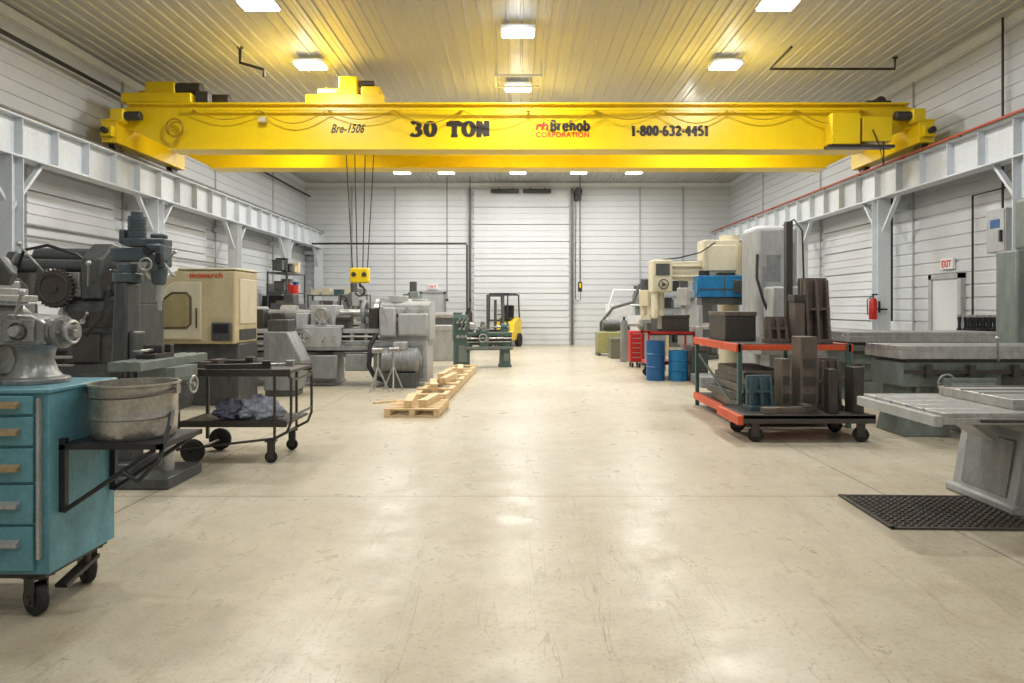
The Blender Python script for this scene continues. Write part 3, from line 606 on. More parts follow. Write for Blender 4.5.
ct=thing('steel_shop_cart','black two tier steel shop cart with tubular end frame','cart',(-2.85,6.98,0))
mesh('top',darksteel,[BB(-.78,.66,-.34,.36,.87,.90),BB(-.78,.66,-.345,-.33,.84,.91),BB(-.78,.66,.35,.365,.84,.91)],ct,bevel=.004)
mesh('lower_shelf',darksteel,[BB(-.45,.62,-.32,.34,.37,.39),BB(-.45,.62,-.33,-.315,.35,.41)],ct)
each('leg',darksteel,[BB(-.45,-.42,-.33,-.3,.12,.87),BB(-.45,-.42,.31,.34,.12,.87)],ct)
for y in(-.32,.34):
    mesh('end_frame',darksteel,[TU([(.50,y,.9),(.5,y,.2)],.014),TU([(.52,y,.87),(.60,y,.87),(.66,y,.82),(.66,y,.40),(.62,y,.3),(.5,y,.24)],.014)],ct)
each('end_rail',darksteel,[CY((.66,-.32,.8),(.66,.34,.8),.012,n=8),CY((.66,-.32,.45),(.66,.34,.45),.012,n=8),CY((.5,-.32,.24),(.5,.34,.24),.014,n=8),CY((-.45,-.32,.13),(.5,-.32,.24),.012,n=8)],ct)
for y in(-.3,.32):
    mesh('wheel',rubber,[LA([(.02,-.03),(.10,-.03),(.115,-.015),(.115,.015),(.10,.03),(.02,.03)],(-.3,y,.115),'y',26),CY((-.3,y-.04,.115),(-.3,y+.04,.115),.03)],ct)
    caster(ct,.46,y,.06,.22,90,.03,darksteel)
mesh('axle',steel,[CY((-.3,-.34,.115),(-.3,.36,.115),.012,n=8)],ct)
def blob(name,label,m,loc,r,seed):
    t=thing(name,label,'rag',loc)
    bm=bmesh.new(); bmesh.ops.create_icosphere(bm,subdivisions=5,radius=1)
    for v in bm.verts:
        n=noise.noise(v.co*2.2+Vector((seed,0,0)))*.45+noise.noise(v.co*6+Vector((seed,1,0)))*.22+noise.noise(v.co*13+Vector((seed,2,0)))*.10
        v.co=v.co*(1+n); v.co.x*=r[0];v.co.y*=r[1];v.co.z=max(v.co.z*r[2]+r[2]*.7,0)
    me=bpy.data.meshes.new(name); bm.to_mesh(me); bm.free(); me.materials.append(m); me.shade_smooth()
    o=bpy.data.objects.new('cloth',me); C.objects.link(o); o.parent=t; return t
blob('shop_rag_bundle','crumpled purple grey rags on cart lower shelf',cloth,(-2.88,6.92,.39),(.15,.14,.11),3)
blob('plastic_wrap_bundle','crumpled shiny bluish plastic wrap on cart shelf',clothw,(-2.56,6.88,.39),(.19,.15,.13),9)
def bar(label,loc,rz,L,w,h,m=darksteel,name='steel_bar'):
    t=thing(name,label,'metal bar',loc,rz); mesh('bar',m,[BB(-L/2,L/2,-w/2,w/2,0,h)],t,bevel=.004)
    mesh('end_block',m,[BB(L/2-.08,L/2,-w*.75,w*.75,h,h+.03)],t,bevel=.004)
bar('short dark steel bar lying on cart top',(-2.75,6.8,.9),12,.6,.06,.05)
bar('rusty steel tool holder on cart top',(-3.2,6.98,.9),-20,.5,.08,.06,rust)
bar('thin steel bar on cart top',(-2.55,7.15,.9),5,.45,.04,.03,steel)
bar('dark steel boring bar on cart top',(-3.0,7.18,.9),3,.5,.06,.06,darksteel)

# cream CNC machine
cn=thing('cnc_turning_center','cream enclosed CNC turning machine with sloped front and tan window','cnc machine',(-5.22,11.1,0))
mesh('enclosure',cream,[EX([(-.62,.95),(.92,.95),(.92,2.08),(.02,2.08),(-.10,2.02),(-.46,1.50),(-.62,1.40)],'y',-.60,.30)],cn,bevel=.04,seg=3)
mesh('base',darkmach,[BB(-.75,.93,-.5,.28,0,.95)],cn,bevel=.02)
mesh('roof_edge',cream2,[BB(.04,.94,-.62,.32,2.08,2.11)],cn,bevel=.012)
mesh('sliding_door',cream2,[EX([(-.54,1.02),(.42,1.02),(.42,1.90),(.0,1.90),(-.10,1.84),(-.38,1.45),(-.54,1.36)],'y',-.64,-.60)],cn,bevel=.02)
wp=[(-.32,1.20),(.20,1.20),(.26,1.26),(.26,1.66),(.20,1.73),(-.02,1.73),(-.12,1.66),(-.36,1.36),(-.36,1.25)]
mesh('window',glassg,[EX(wp,'y',-.648,-.64)],cn)
mesh('window_gasket',gasket,[TU([(a,-.648,b) for a,b in wp],.016,6,True)],cn)
mesh('door_handle',black,[CY((.36,-.68,1.2),(.36,-.68,1.5),.012,n=8)],cn)
mesh('control_pendant',darkmach,[BB(.58,.88,-.68,-.60,1.0,1.28)],cn,bevel=.02)
mesh('control_screen',black,[BB(.62,.84,-.69,-.68,1.12,1.25)],cn)
mesh('side_door',cream2,[BB(.92,.94,-.45,.2,1.25,1.95)],cn,bevel=.01)
mesh('side_vent',darkmach,[BB(.92,.935,-.45,.2,1.0,1.17)],cn)
text('lettering','monarch',.5,.08,(.48,-.612,2.0),textred,cn,bold=.01)
cb=thing('electrical_cabinet','dark grey electrical cabinet behind long lathe','cabinet',(-5.1,15.3,0))
mesh('body',darkmach,[BB(-.3,.3,-.25,.25,0,1.6)],cb,bevel=.01)
mesh('door',darkmach,[BB(-.27,.27,-.265,-.25,.1,1.52)],cb,bevel=.004)
mesh('handle',steel,[BB(.2,.22,-.29,-.265,.7,.9)],cb)
cm=thing('chip_conveyor','grey sloped chip conveyor beside cream machine','machine',(-4.0,11.9,0))
mesh('trough',grey,[EX([(-.3,.1),(.25,.1),(.35,.6),(.1,1.1),(-.3,1.1)],'y',-.25,.25)],cm,bevel=.02); mesh('hopper',darkmach,[BB(-.25,.1,-.2,.2,1.1,1.3)],cm,bevel=.01); mesh('foot',darkmach,[BB(-.28,.22,-.22,.22,0,.1)],cm)

# big grey lathe
bl=lathe('huge light grey heavy duty lathe with ribbed bed and motor',4.2,1.15,1.5,lgrey,(-3.80,13.75,0),0,1,dk=grey,ctr=.32)
mesh('main_motor',grey,[CY((1.25,-.66,.50),(1.85,-.66,.50),.24,n=32),LA([(.25,0),(.25,.03),(.20,.07),(.10,.09),(.10,.12),(0,.12)],(1.85,-.66,.50),'x')]+[TO((1.3+i*.07,-.66,.50),.242,.009,'x',32) for i in range(8)],bl,bevel=.006)
mesh('motor_junction',lgrey,[BB(1.45,1.7,-.80,-.5,.70,.86)],bl,bevel=.02)
mesh('motor_mount',darkmach,[BB(1.3,1.9,-.88,-.44,0,.28)],bl,bevel=.01)
each('gearbox_cover',lgrey,[BB(1.50,2.08,-.55,-.44,.96,1.40),BB(1.15,1.46,-.60,-.44,.95,1.52)],bl,bevel=.04)
mesh('gearbox_turret',lgrey,[CY((1.45,-.2,1.6),(1.45,-.2,1.74),.2),CY((1.85,-.1,1.6),(1.85,-.1,1.68),.14),BB(1.1,1.35,-.35,.1,1.6,1.7)],bl,bevel=.015)
mesh('shift_lever',steel,[CY((1.3,-.60,1.3),(1.22,-.72,1.5),.012,n=8),SP((1.22,-.72,1.51),.03,8)],bl)
mesh('air_duct',black,[TU([(1.1,-.6,1.0),(1.02,-.75,.8),(1.0,-.78,.4),(1.1,-.75,.2),(1.3,-.7,.12)],.045,10)],bl)
mesh('carriage_tower',lgrey,[BB(-.25,.25,-.3,.3,1.12,1.56),BB(-.5,-.28,-.4,.1,1.08,1.40)],bl,bevel=.02)
mesh('index_drum',steel,[CY((0,-.3,1.36),(0,-.42,1.36),.16),TO((0,-.42,1.36),.13,.014)]+[CY((.1*math.cos(k),-.42,1.36+.1*math.sin(k)),(.1*math.cos(k),-.46,1.36+.1*math.sin(k)),.012,n=6) for k in range(6)],bl)
mesh('feed_drum',steel,[CY((-.6,-.45,1.18),(-.6,-.5,1.18),.09)],bl)
mesh('steady_rest',grey,[TO((.75,0,1.40),.22,.05,'x'),BB(.7,.8,-.2,.2,1.08,1.2)],bl)
each('tool_block',darksteel,[[BB(.28,.5,-.34,.1,1.12,1.35),CY((.3,-.32,1.3),(.55,-.32,1.3),.06)],BB(-1.0,-.8,-.3,.2,1.1,1.4),BB(.9,1.08,-.35,.1,1.1,1.5),BB(-1.35,-1.15,-.35,.1,1.1,1.48)],bl,bevel=.01)
mesh('workpiece_shaft',steel,[CY((-1.3,0,1.40),(1.0,0,1.40),.07),CY((-.9,0,1.40),(-.6,0,1.40),.16)],bl)
mesh('coolant_hose',black,[TU([(.2,.2,1.5),(.3,-.1,1.75),(.45,-.3,1.7),(.5,-.3,1.5)],.018)],bl)
each('bed_box',grey,[BB(-.2,.35,-.62,-.45,.15,.6),BB(-1.2,-.7,-.6,-.42,.1,.55),BB(.5,.95,-.6,-.42,.3,.62)],bl,bevel=.02)
for i,(x,y) in enumerate(((-2.5,12.3),(-2.25,12.45))):
    rs=thing('jack_stand','small steel jack stand with three splayed feet','stand',(x,y,0),i*40,group='jack stands')
    each('leg',steel,[CY((.2*math.cos(a),.2*math.sin(a),.015),(0,0,.45),.015,n=8) for a in(0,2.09,4.19)],rs)
    mesh('head',steel,[CY((0,0,.4),(0,0,.7),.02,n=10),BB(-.1,.1,-.03,.03,.7,.73),CY((-.1,0,.76),(.1,0,.76),.03)],rs)
lathe('long grey shaft lathe parked behind heavy lathe',5.0,1.0,1.6,lgrey,(-4.75,17.4,0),0,1,dk=darkmach,ctr=.3)
sh=thing('steel_shaft','long polished steel shaft lying on steel trestles','metal shaft',(-3.2,15.45,0))
mesh('shaft',steel,[CY((-1.4,0,1.34),(1.2,0,1.34),.1),CY((1.2,0,1.34),(1.75,0,1.34),.06),CY((.6,0,1.34),(.9,0,1.34),.15)],sh)
each('support_stand',darkmach,[BB(-1.3,-1.1,-.25,.25,0,1.24),BB(.95,1.15,-.25,.25,0,1.24)],sh,bevel=.01)
mesh('stretcher',darkmach,[BB(-1.1,.95,-.05,.05,.4,.5)],sh)
lathe('small teal green engine lathe on two pedestals',1.5,.6,1.2,teal,(X(482,17.2),17.6,0),12,-1,dk=ggreen,ctr=.15)

def pallet(label,loc,L,W,n,rz=0,h=.14):
    t=thing('wooden_pallet',label,'pallet',loc,rz)
    for x in(-W/2+.04,0,W/2-.04): mesh('stringer',wood,[BB(x-.04,x+.04,-L/2,L/2,.02,h-.02)],t,bevel=.003)
    for i in range(n):
        y=-L/2+.05+(L-.1)*i/(n-1)
        mesh('deck_board',wood,[BB(-W/2,W/2,y-.045,y+.045,h-.02,h)],t,bevel=.002)
    for y in(-L/2+.05,0,L/2-.05): mesh('bottom_board',wood,[BB(-W/2,W/2,y-.05,y+.05,0,.02)],t)
    return t
pallet('pale pine pallet lying flat on concrete floor',(-1.44,9.95,0),1.0,.76,7,-2,.12)
sk=thing('long_timber_skid','long pine timber skid with cross boards','timber skid',(-1.33,13.4,0),-1.5)
each('runner',wood,[BB(x-.045,x+.045,-2.8,2.9,.02,.14) for x in(-.23,.23)],sk,bevel=.004)
for i in range(8): mesh('cross_board',wood,[BB(-.29,.29,-2.7+i*.77-.06,-2.7+i*.77+.06,.14,.17)],sk,bevel=.003)
for i in range(4): mesh('foot_block',wood,[BB(-.29,.29,-2.6+i*1.65-.06,-2.6+i*1.65+.06,0,.02)],sk)
for i,(x,y,z,r,L) in enumerate(((-1.55,9.98,.12,4,.9),(-1.28,10.0,.12,-7,.8),(-1.42,11.6,.17,8,.9),(-1.27,12.7,.17,-6,1.1),(-1.42,13.5,.17,-3,1.1),(-1.22,14.6,.17,5,1.0))):
    t=thing('timber_block','squared pine timber lying loose','timber',(x,y,z),r,'loose timbers'); mesh('timber',wood,[BB(-.06,.06,-L/2,L/2,0,.10)],t,bevel=.004)
t=thing('timber_strip','thin wooden strip lying on concrete floor','timber',(-1.98,11.0,0),-52); mesh('timber',wood,[BB(-.03,.03,-.35,.35,0,.03)],t)

fk=thing('forklift_truck','yellow counterbalance forklift with black mast and guard','forklift',(-.60,26.3,0),-18)
mesh('chassis',yellow,[EX([(-.55,.25),(1.1,.25),(1.25,.4),(1.25,1.05),(.9,1.15),(.35,1.0),(.2,.6),(-.55,.55)],'y',-.38,.38)],fk,rot=(0,0,90),bevel=.04)
mesh('overhead_guard',black,[BB(-.38,.38,-.45,.95,1.98,2.03)]+[BB(-.38,.38,-.4+i*.2,-.36+i*.2,2.03,2.06) for i in range(6)],fk)
each('guard_post',black,[TU([(x,-.5,.6),(x,-.4,2.0)],.03) for x in(-.36,.36)]+[TU([(x,1.0,1.1),(x,.9,2.0)],.03) for x in(-.36,.36)],fk)
mesh('mast',darkmach,[BB(-.33,-.26,-.85,-.7,.1,2.0),BB(.26,.33,-.85,-.7,.1,2.0),BB(-.33,.33,-.82,-.74,1.92,2.0),BB(-.33,.33,-.82,-.74,1.0,1.08),BB(-.05,.05,-.8,-.75,.1,1.8)],fk)
mesh('fork_carriage',black,[BB(-.42,.42,-.92,-.86,.2,.3),BB(-.42,.42,-.92,-.86,.6,.7)],fk)
each('fork',black,[[BB(-.3,-.2,-1.9,-.9,.08,.12),BB(-.3,-.2,-.95,-.9,.08,.7)],[BB(.2,.3,-1.9,-.9,.08,.12),BB(.2,.3,-.95,-.9,.08,.7)]],fk)
each('wheel',rubber,[CY((x-.08,y,r),(x+.08,y,r),r) for x in(-.38,.38) for y,r in((-.5,.3),(.85,.26))],fk)
mesh('seat',black,[BB(-.22,.22,.3,.7,1.0,1.12),B(0,.75,1.35,.44,.1,.5,rx=-8)],fk,bevel=.03)
mesh('steering_wheel',black,[TO((0,-.02,1.25),.16,.02,'z'),CY((0,-.02,1.25),(0,-.25,.8),.025)],fk)

def shelf_unit(label,loc,W,D,Hh,n,rz=0,m=darkmach):
    t=thing('storage_shelf',label,'shelf',loc,rz)
    each('post',m,[BB(x,x+.04,y,y+.04,0,Hh) for x in(-W/2,W/2-.04) for y in(-D/2,D/2-.04)],t)
    for i in range(n): mesh('shelf_board',m,[BB(-W/2,W/2,-D/2,D/2,.15+i*(Hh-.2)/(n-1),.18+i*(Hh-.2)/(n-1))],t)
    return t
def box_item(name,label,cat,m,loc,s,rz=0,m2=None):
    t=thing(name,label,cat,loc,rz)
    mesh('box_body',m,[BB(-s[0]/2,s[0]/2,-s[1]/2,s[1]/2,0,s[2]*.85)],t,bevel=.01)
    mesh('lid',m2 or m,[BB(-s[0]/2-.01,s[0]/2+.01,-s[1]/2-.01,s[1]/2+.01,s[2]*.85,s[2])],t,bevel=.005)
    return t
def cyl_item(name,label,cat,m,loc,r,h,m2=None):
    t=thing(name,label,cat,loc)
    mesh('body',m,[LA([(0,0),(r*.95,0),(r,.01),(r,h*.86),(r*.8,h*.93),(0,h*.93)],(0,0,0))],t); mesh('cap',m2 or black,[CY((0,0,h*.93),(0,0,h),r*.35)],t); return t
shelf_unit('dark steel storage shelf by the wall',(-7.2,21.5,0),1.8,.6,2.6,5,90)
shelf_unit('dark steel storage shelf beside end wall',(-6.6,25.5,0),2.2,.6,2.0,4)
cols=[(grey,'grey'),(black,'black'),(cream2,'cream'),(teal,'green'),(lgrey,'pale grey'),(wood,'brown'),(rust,'rusty'),(darkmach,'dark'),(bluebin,'blue')]
for j,z in enumerate((.18,.7925,1.405,2.0175,2.63)):
    for i in range(6):
        mm,nm=random.choice(cols); hh=random.uniform(.2,.4)
        if j==3 and i==2: mm,nm=red,'red'
        box_item('parts_box',f'{nm} metal parts box on storage shelf','box',mm,(-7.2+random.uniform(-.05,.05),20.75+.3*i,z),(.3,.22,hh))
for j,z in enumerate((.78,1.38,1.98)):
    for i in range(5):
        mm,nm=random.choice(cols); box_item('parts_box',f'{nm} parts box on shelf by end wall','box',mm,(-7.45+i*.42,25.5,z),(.3,.35,random.uniform(.2,.42)))
rv=thing('drill_press','dark floor drill press with red motor','drill press',(X(292,19.6),19.6,0))
mesh('base',darkmach,[BB(-.25,.25,-.3,.3,0,.08)],rv,bevel=.01); mesh('column',steel,[CY((0,.1,.08),(0,.1,2.0),.05)],rv)
mesh('head',darkmach,[BB(-.14,.14,-.3,.2,1.6,1.9),CY((0,-.18,1.4),(0,-.18,1.6),.05)],rv,bevel=.03); mesh('motor',red,[CY((0,.15,1.9),(0,.15,2.15),.13)],rv)
mesh('table',darkmach,[CY((0,-.15,1.0),(0,-.15,1.04),.22)],rv)
for i,(y,m_,nm) in enumerate(((17.0,teal,'green'),(20.0,grey,'grey'),(22.9,black,'black'))):
    t=thing('wall_tool_cabinet',f'{nm} steel cabinet standing against side wall','cabinet',(-8.0,y,0)); mesh('body',m_,[BB(-.35,.35,-.4,.4,0,1.9)],t,bevel=.01)
    each('door',m_,[BB(.35,.365,-.38,-.01,.1,1.85),BB(.35,.365,.01,.38,.1,1.85)],t,bevel=.004); mesh('handle',steel,[BB(.365,.39,.03,.05,.9,1.1)],t)
    box_item('carton',['brown carton on top of cabinet','cream carton on top of cabinet','grey box on top of cabinet'][i],'box',[wood,cream2,grey][i],(-8.0,y,1.9),(.5,.6,.4))
bh=thing('back_workbench','grey steel workbench against end wall','workbench',(-4.9,26.9,0))
mesh('bench_top',grey,[BB(-1.2,1.2,-.35,.35,.86,.92)],bh,bevel=.005)
for x in(-1.15,1.1):
    for y in(-.32,.27): mesh('leg',grey,[BB(x,x+.05,y,y+.05,0,.86)],bh)
for i in range(5): box_item('bench_machine_part',f'{["grey","white","dark","cream","green"][i]} machine part on workbench','machine part',[grey,white,darkmach,cream2,teal][i],(-5.8+i*.48,26.9,.92),(.35,.4,.3+.12*(i%3)))
def knee_mill(label,loc,rz,m,dk=darkmach):
    t=thing('knee_mill',label,'milling machine',loc,rz)
    mesh('base',m,[BB(-.35,.35,-.55,.4,0,.12)],t,bevel=.015)
    mesh('column',m,[EX([(-.1,.12),(.4,.12),(.35,1.75),(.0,1.75)],'x',-.22,.22)],t,bevel=.03)
    mesh('ram',m,[BB(-.12,.12,-.5,.5,1.75,1.95)],t,bevel=.02)
    mesh('head',m,[BB(-.13,.13,-.75,-.45,1.55,2.0),CY((0,-.6,1.3),(0,-.6,1.55),.07)],t,bevel=.02)
    mesh('motor',dk,[CY((0,-.6,2.0),(0,-.6,2.3),.11)],t)
    mesh('knee',m,[EX([(-.5,.6),(-.1,.5),(-.1,.95),(-.55,.95)],'x',-.18,.18)],t,bevel=.01)
    mesh('table',steel,[BB(-.6,.6,-.6,-.3,.98,1.06),BB(-.2,.2,-.6,-.15,.93,.98)],t,bevel=.006)
    return t
knee_mill('grey vertical knee mill near far wall',(-5.6,22.6,0),35,grey)
knee_mill('green grey vertical knee mill near far wall',(-3.4,21.6,0),20,ggreen)
box_item('machine_crate','low grey machine guard on floor near far wall','crate',lgrey,(-2.2,20.0,0),(1.2,.9,1.0))
box_item('machine_crate','dark machine cover on floor near far wall','crate',darkmach,(-2.6,23.6,0),(1.3,.9,1.35))
cyl_item('gas_cylinder','tall dark gas cylinder near far wall','gas cylinder',grime,(-1.75,24.5,0),.13,1.5)

def exit_sign(loc,rz,label):
    t=thing('exit_sign',label,'exit sign',loc,rz)
    mesh('housing',white,[BB(-.2,.2,-.03,.03,-.11,.11)],t,bevel=.008)
    text('lettering','EXIT',.30,.14,(0,-.033,0),textred,t,bold=.02)
exit_sign((XW-.035,13.75,2.38),-90,'white exit sign with red letters above side door')
exit_sign((-3.45,27.965,2.36),0,'white exit sign with red letters above end door')

# ================================================================ RIGHT SIDE
rk=thing('pallet_rack','low pallet rack with thin green posts and orange beams','rack',(3.45,9.65,0))
each('post',teal,[BB(x-.025,x+.025,y-.03,y+.03,0,1.05) for x in(-.68,.68) for y in(-1.02,1.02)],rk)
for z0 in(.10,.95):
    for x in(-.7,.7): mesh('beam',orange,[BB(x-.03,x+.03,-1.05,1.05,z0,z0+.10)],rk,bevel=.004)
    for y in(-1.0,1.0): mesh('beam',orange,[BB(-.68,.68,y-.02,y+.02,z0+.02,z0+.09)],rk,bevel=.004)
    mesh('deck',darksteel,[BB(-.67,.67,-1,1,z0+.08,z0+.10)],rk)
mesh('end_brace',teal,[B(-.68,0,.5,.02,1.9,.025,rx=18)],rk)
zz=.20
for i in range(5):
    t=thing('steel_slab',['rusty rough steel slab stacked on rack','dark machined steel slab stacked on rack'][i%2],'metal plate',(3.15+random.uniform(-.04,.04),9.45+random.uniform(-.08,.08),zz),random.uniform(-4,4),'stacked steel slabs')
    mesh('slab',rust if i%2==0 else darksteel,[BB(-.34+.02*i,.34-.02*i,-.7,.6,0,.10)],t,bevel=.008); mesh('lug',darksteel,[BB(-.3,-.2,-.74,-.7,.02,.08)],t)
    zz+=.10
def ribbed(label,loc,w,h,rz,m=darksteel,rd=.09,nr=3,ledge=True):
    t=thing('angle_plate',label,'angle plate',loc,rz,'angle plates')
    mesh('base',m,[BB(-w/2,w/2,-.02-rd,.12,0,.05)],t,bevel=.005)
    mesh('upright',m,[BB(-w/2,w/2,0,.05,.05,h)],t,bevel=.005)
    each('rib',m,[EX([(-rd,.05),(0,.05),(0,h-.03),(-rd*.45,h-.03)],'x',x-.018,x+.018) for x in [(-w/2+.03)+(w-.06)*k/(nr-1) for k in range(nr)]],t,bevel=.003)
    if ledge: mesh('cross_rib',m,[BB(-w/2,w/2,-rd*.6,0,h*.5,h*.5+.03)],t)
    return t
ribbed('tall ribbed brown grey steel angle plate on rack',(3.84,8.95,1.05),.34,.84,4,rust,.14,3)
ribbed('tall ribbed dark steel angle plate on rack',(4.00,9.5,1.05),.26,.86,-6,darksteel,.12,3)
ribbed('low ribbed steel angle plate on rack',(3.36,8.98,1.05),.28,.34,4,rust)
box_item('steel_fixture_box','dark machined steel fixture box on rack','fixture',darksteel,(3.05,9.85,1.05),(.42,.8,.40),0,rust)
box_item('steel_fixture_box','rusty square fixture block standing on rack','fixture',rust,(3.58,8.86,1.05),(.13,.2,.62),0,darksteel)
t=thing('steel_post','very tall dark steel post standing on rack','post',(3.76,9.6,1.05)); mesh('post',darksteel,[BB(-.045,.045,-.05,.05,0,1.65)],t,bevel=.004); mesh('foot',darksteel,[BB(-.12,.12,-.12,.12,0,.04)],t)
dc=thing('heavy_dolly_cart','rusty flat dolly cart with casters loaded with fixtures','cart',(3.28,8.05,0))
mesh('deck',darksteel,[BB(-.78,.68,-.42,.42,.27,.31),BB(-.78,.68,-.42,-.39,.22,.32),BB(-.78,.68,.39,.42,.22,.32)],dc,bevel=.005)
mesh('tow_rail',orange,[BB(-.84,-.78,-.4,.42,.2,.3)],dc)
for x in(-.62,.56):
    for y in(-.32,.32): caster(dc,x,y,.085,.225,70,.05,darksteel)
ribbed('dark blue ribbed steel plate fixture on dolly cart',(2.84,8.1,.31),.32,.40,12,bluedst,.06)
def blockcol(label,loc,w,d,h,m,rz=0):
    t=thing('square_steel_column',label,'metal block',loc,rz); mesh('block',m,[BB(-w/2,w/2,-d/2,d/2,0,h)],t,bevel=.008)
    mesh('tapped_face',darksteel,[BB(-w*.35,w*.35,-d/2-.008,-d/2,.1+i*.2,.2+i*.2) for i in range(int((h-.1)/.2))],t); return t
blockcol('rusty square steel block column on dolly cart',(3.10,8.1,.31),.10,.2,.60,rust,5)
blockcol('tall brown steel block column on dolly cart',(3.34,8.05,.31),.20,.24,.86,rust,3)
blockcol('short dark square steel block on dolly cart',(3.56,7.85,.31),.10,.16,.5,darksteel,-5)
blockcol('dark slotted steel block on dolly cart',(3.85,7.9,.31),.12,.2,.52,darksteel,4)
ribbed('grey brown ribbed steel angle plate on dolly cart',(3.70,8.2,.31),.24,.60,4,rust)
bar('rough rusty steel bar on dolly cart',(3.0,7.74,.31),8,.55,.1,.08,rust)

vm=thing('vertical_boring_machine','tall light grey rounded column machine with slideway','machine',(4.38,12.0,0))
mesh('column',lgrey,[BB(-.38,.36,-.35,.4,.3,2.90)],vm,bevel=.10,seg=5)
mesh('base',ggreen,[BB(-.6,.6,-.9,.5,0,.35)],vm,bevel=.02)
each('slideway',grey,[BB(.20,.26,-.42,-.34,.5,2.6),BB(-.26,-.22,-.40,-.345,.5,2.2)],vm)
mesh('spindle_head',lgrey,[BB(-.25,.25,-.8,-.35,1.3,1.85),CY((0,-.62,1.0),(0,-.62,1.3),.12)],vm,bevel=.03)
mesh('cable',black,[TU([(.1,-.2,2.88),(.3,-.3,3.0),(.40,-.4,2.8),(.43,-.4,1.8)],.015)],vm)
mesh('hose',black,[TU([(-.35,-.38,2.4),(-.4,-.5,2.0),(-.3,-.55,1.6),(-.2,-.5,1.4)],.025)],vm)
mesh('work_table',steel,[BB(-.5,.5,-1.0,-.3,.75,.85),BB(-.3,.3,-.8,-.3,.35,.75)],vm,bevel=.01)
panel(vm,-.18,.05,1.95,2.4,-.35,grey)
rd=thing('radial_arm_drill','cream radial arm drill with bright blue motor','drill press',(3.95,13.4,0))
mesh('base',grey,[BB(-.5,.5,-.4,.4,0,.2)],rd,bevel=.02)
mesh('column',cream2,[CY((.15,0,.2),(.15,0,2.9),.19)],rd)
mesh('column_sleeve',cream2,[CY((.15,0,1.9),(.15,0,2.75),.24),BB(-.42,.25,-.28,.2,2.12,2.80),BB(-.36,.2,-.32,-.28,2.2,2.7)],rd,bevel=.03)
mesh('arm',cream2,[EX([(-1.35,2.10),(-.2,1.98),(0,1.98),(0,2.44),(-1.35,2.36)],'y',-.16,.16),BB(-1.2,-.3,-.19,-.16,2.28,2.33),BB(-1.2,-.3,-.19,-.16,2.08,2.13)],rd,bevel=.015)
mesh('drill_head',cream2,[BB(-1.40,-1.02,-.34,.12,1.80,2.42),CY((-1.22,-.1,1.35),(-1.22,-.1,1.85),.09),BB(-1.36,-1.28,-.3,.05,1.3,1.8)],rd,bevel=.03)
mesh('head_panel',darkmach,[BB(-1.34,-1.08,-.352,-.34,2.12,2.34)],rd)
mesh('feed_wheel',darksteel,[TO((-1.2,-.38,1.95),.09,.010),CY((-1.2,-.32,1.95),(-1.2,-.40,1.95),.025)]+[CY((-1.2,-.38,1.95),(-1.2+.09*math.cos(k*2.09),-.38,1.95+.09*math.sin(k*2.09)),.007,n=6) for k in range(3)],rd)
mesh('spindle',steel,[CY((-1.22,-.1,1.1),(-1.22,-.1,1.36),.04)],rd)
mesh('motor',bluem,[BB(-.60,.30,-.66,-.24,1.70,2.10),CY((-.62,-.45,1.9),(-.60,-.45,1.9),.17)],rd,bevel=.05,seg=3)
mesh('motor_base',darkmach,[BB(-.55,.32,-.62,-.26,1.56,1.70),BB(.02,.32,-.69,-.66,1.78,2.02)],rd,bevel=.01)
mesh('motor_cap',black,[CY((-.45,-.42,2.10),(-.45,-.42,2.2),.1),BB(-.2,.1,-.55,-.35,2.10,2.16)],rd)
mesh('motor_band',darkmach,[BB(-.61,.31,-.67,-.23,1.84,1.86),BB(-.15,-.13,-.67,-.23,1.70,2.11)],rd)
mesh('top_motor',yellow,[CY((.42,-.3,2.3),(.42,-.3,2.75),.09)],rd)
mesh('cable',black,[TU([(-.2,-.3,2.75),(-.5,-.35,2.55),(-.9,-.3,2.45),(-1.2,-.3,2.42)],.012)],rd)
bb=thing('parts_cart','red wheeled cart carrying dark machine parts','cart',(3.25,15.0,0))
mesh('deck',red,[BB(-.5,.5,-.4,.4,.3,.36)],bb)
each('top_rail',red,[BB(-.5,.5,-.4,-.36,.95,1.0),BB(-.5,.5,.36,.4,.95,1.0)],bb)
each('post',red,[BB(x-.02,x+.02,y-.02,y+.02,.3,1.0) for x in(-.48,.48) for y in(-.38,.38)],bb)
for x in(-.4,.4):
    for y in(-.3,.3): caster(bb,x,y,.09,.3,90,.04,darksteel)
mesh('tray',darksteel,[BB(-.48,.48,-.38,.38,.92,.95)],bb)
def barrel(label,loc,r,h,m):
    t=thing('drum',label,'drum',loc); mesh('shell',m,[LA([(0,0),(r,0),(r,h*.32),(r+.015,h*.34),(r,h*.36),(r,h*.65),(r+.015,h*.67),(r,h*.69),(r,h),(r-.02,h),(r-.02,h-.03),(0,h-.03)],(0,0,0))],t)
    mesh('bung',black,[CY((r*.5,0,h-.03),(r*.5,0,h),.035)],t)
barrel('blue steel drum standing on floor',(2.86,14.35,0),.19,.82,bluebin)
barrel('blue steel drum standing on floor',(3.32,14.3,0),.2,.62,bluem)
box_item('motor_housing','dark steel gearbox housing on red cart','machine part',darksteel,(3.3,15.0,.95),(.7,.5,.4),5)
box_item('motor_housing','dark machine part beside blue drums','machine part',darkmach,(3.72,14.35,0),(.34,.4,.72),5,rust)
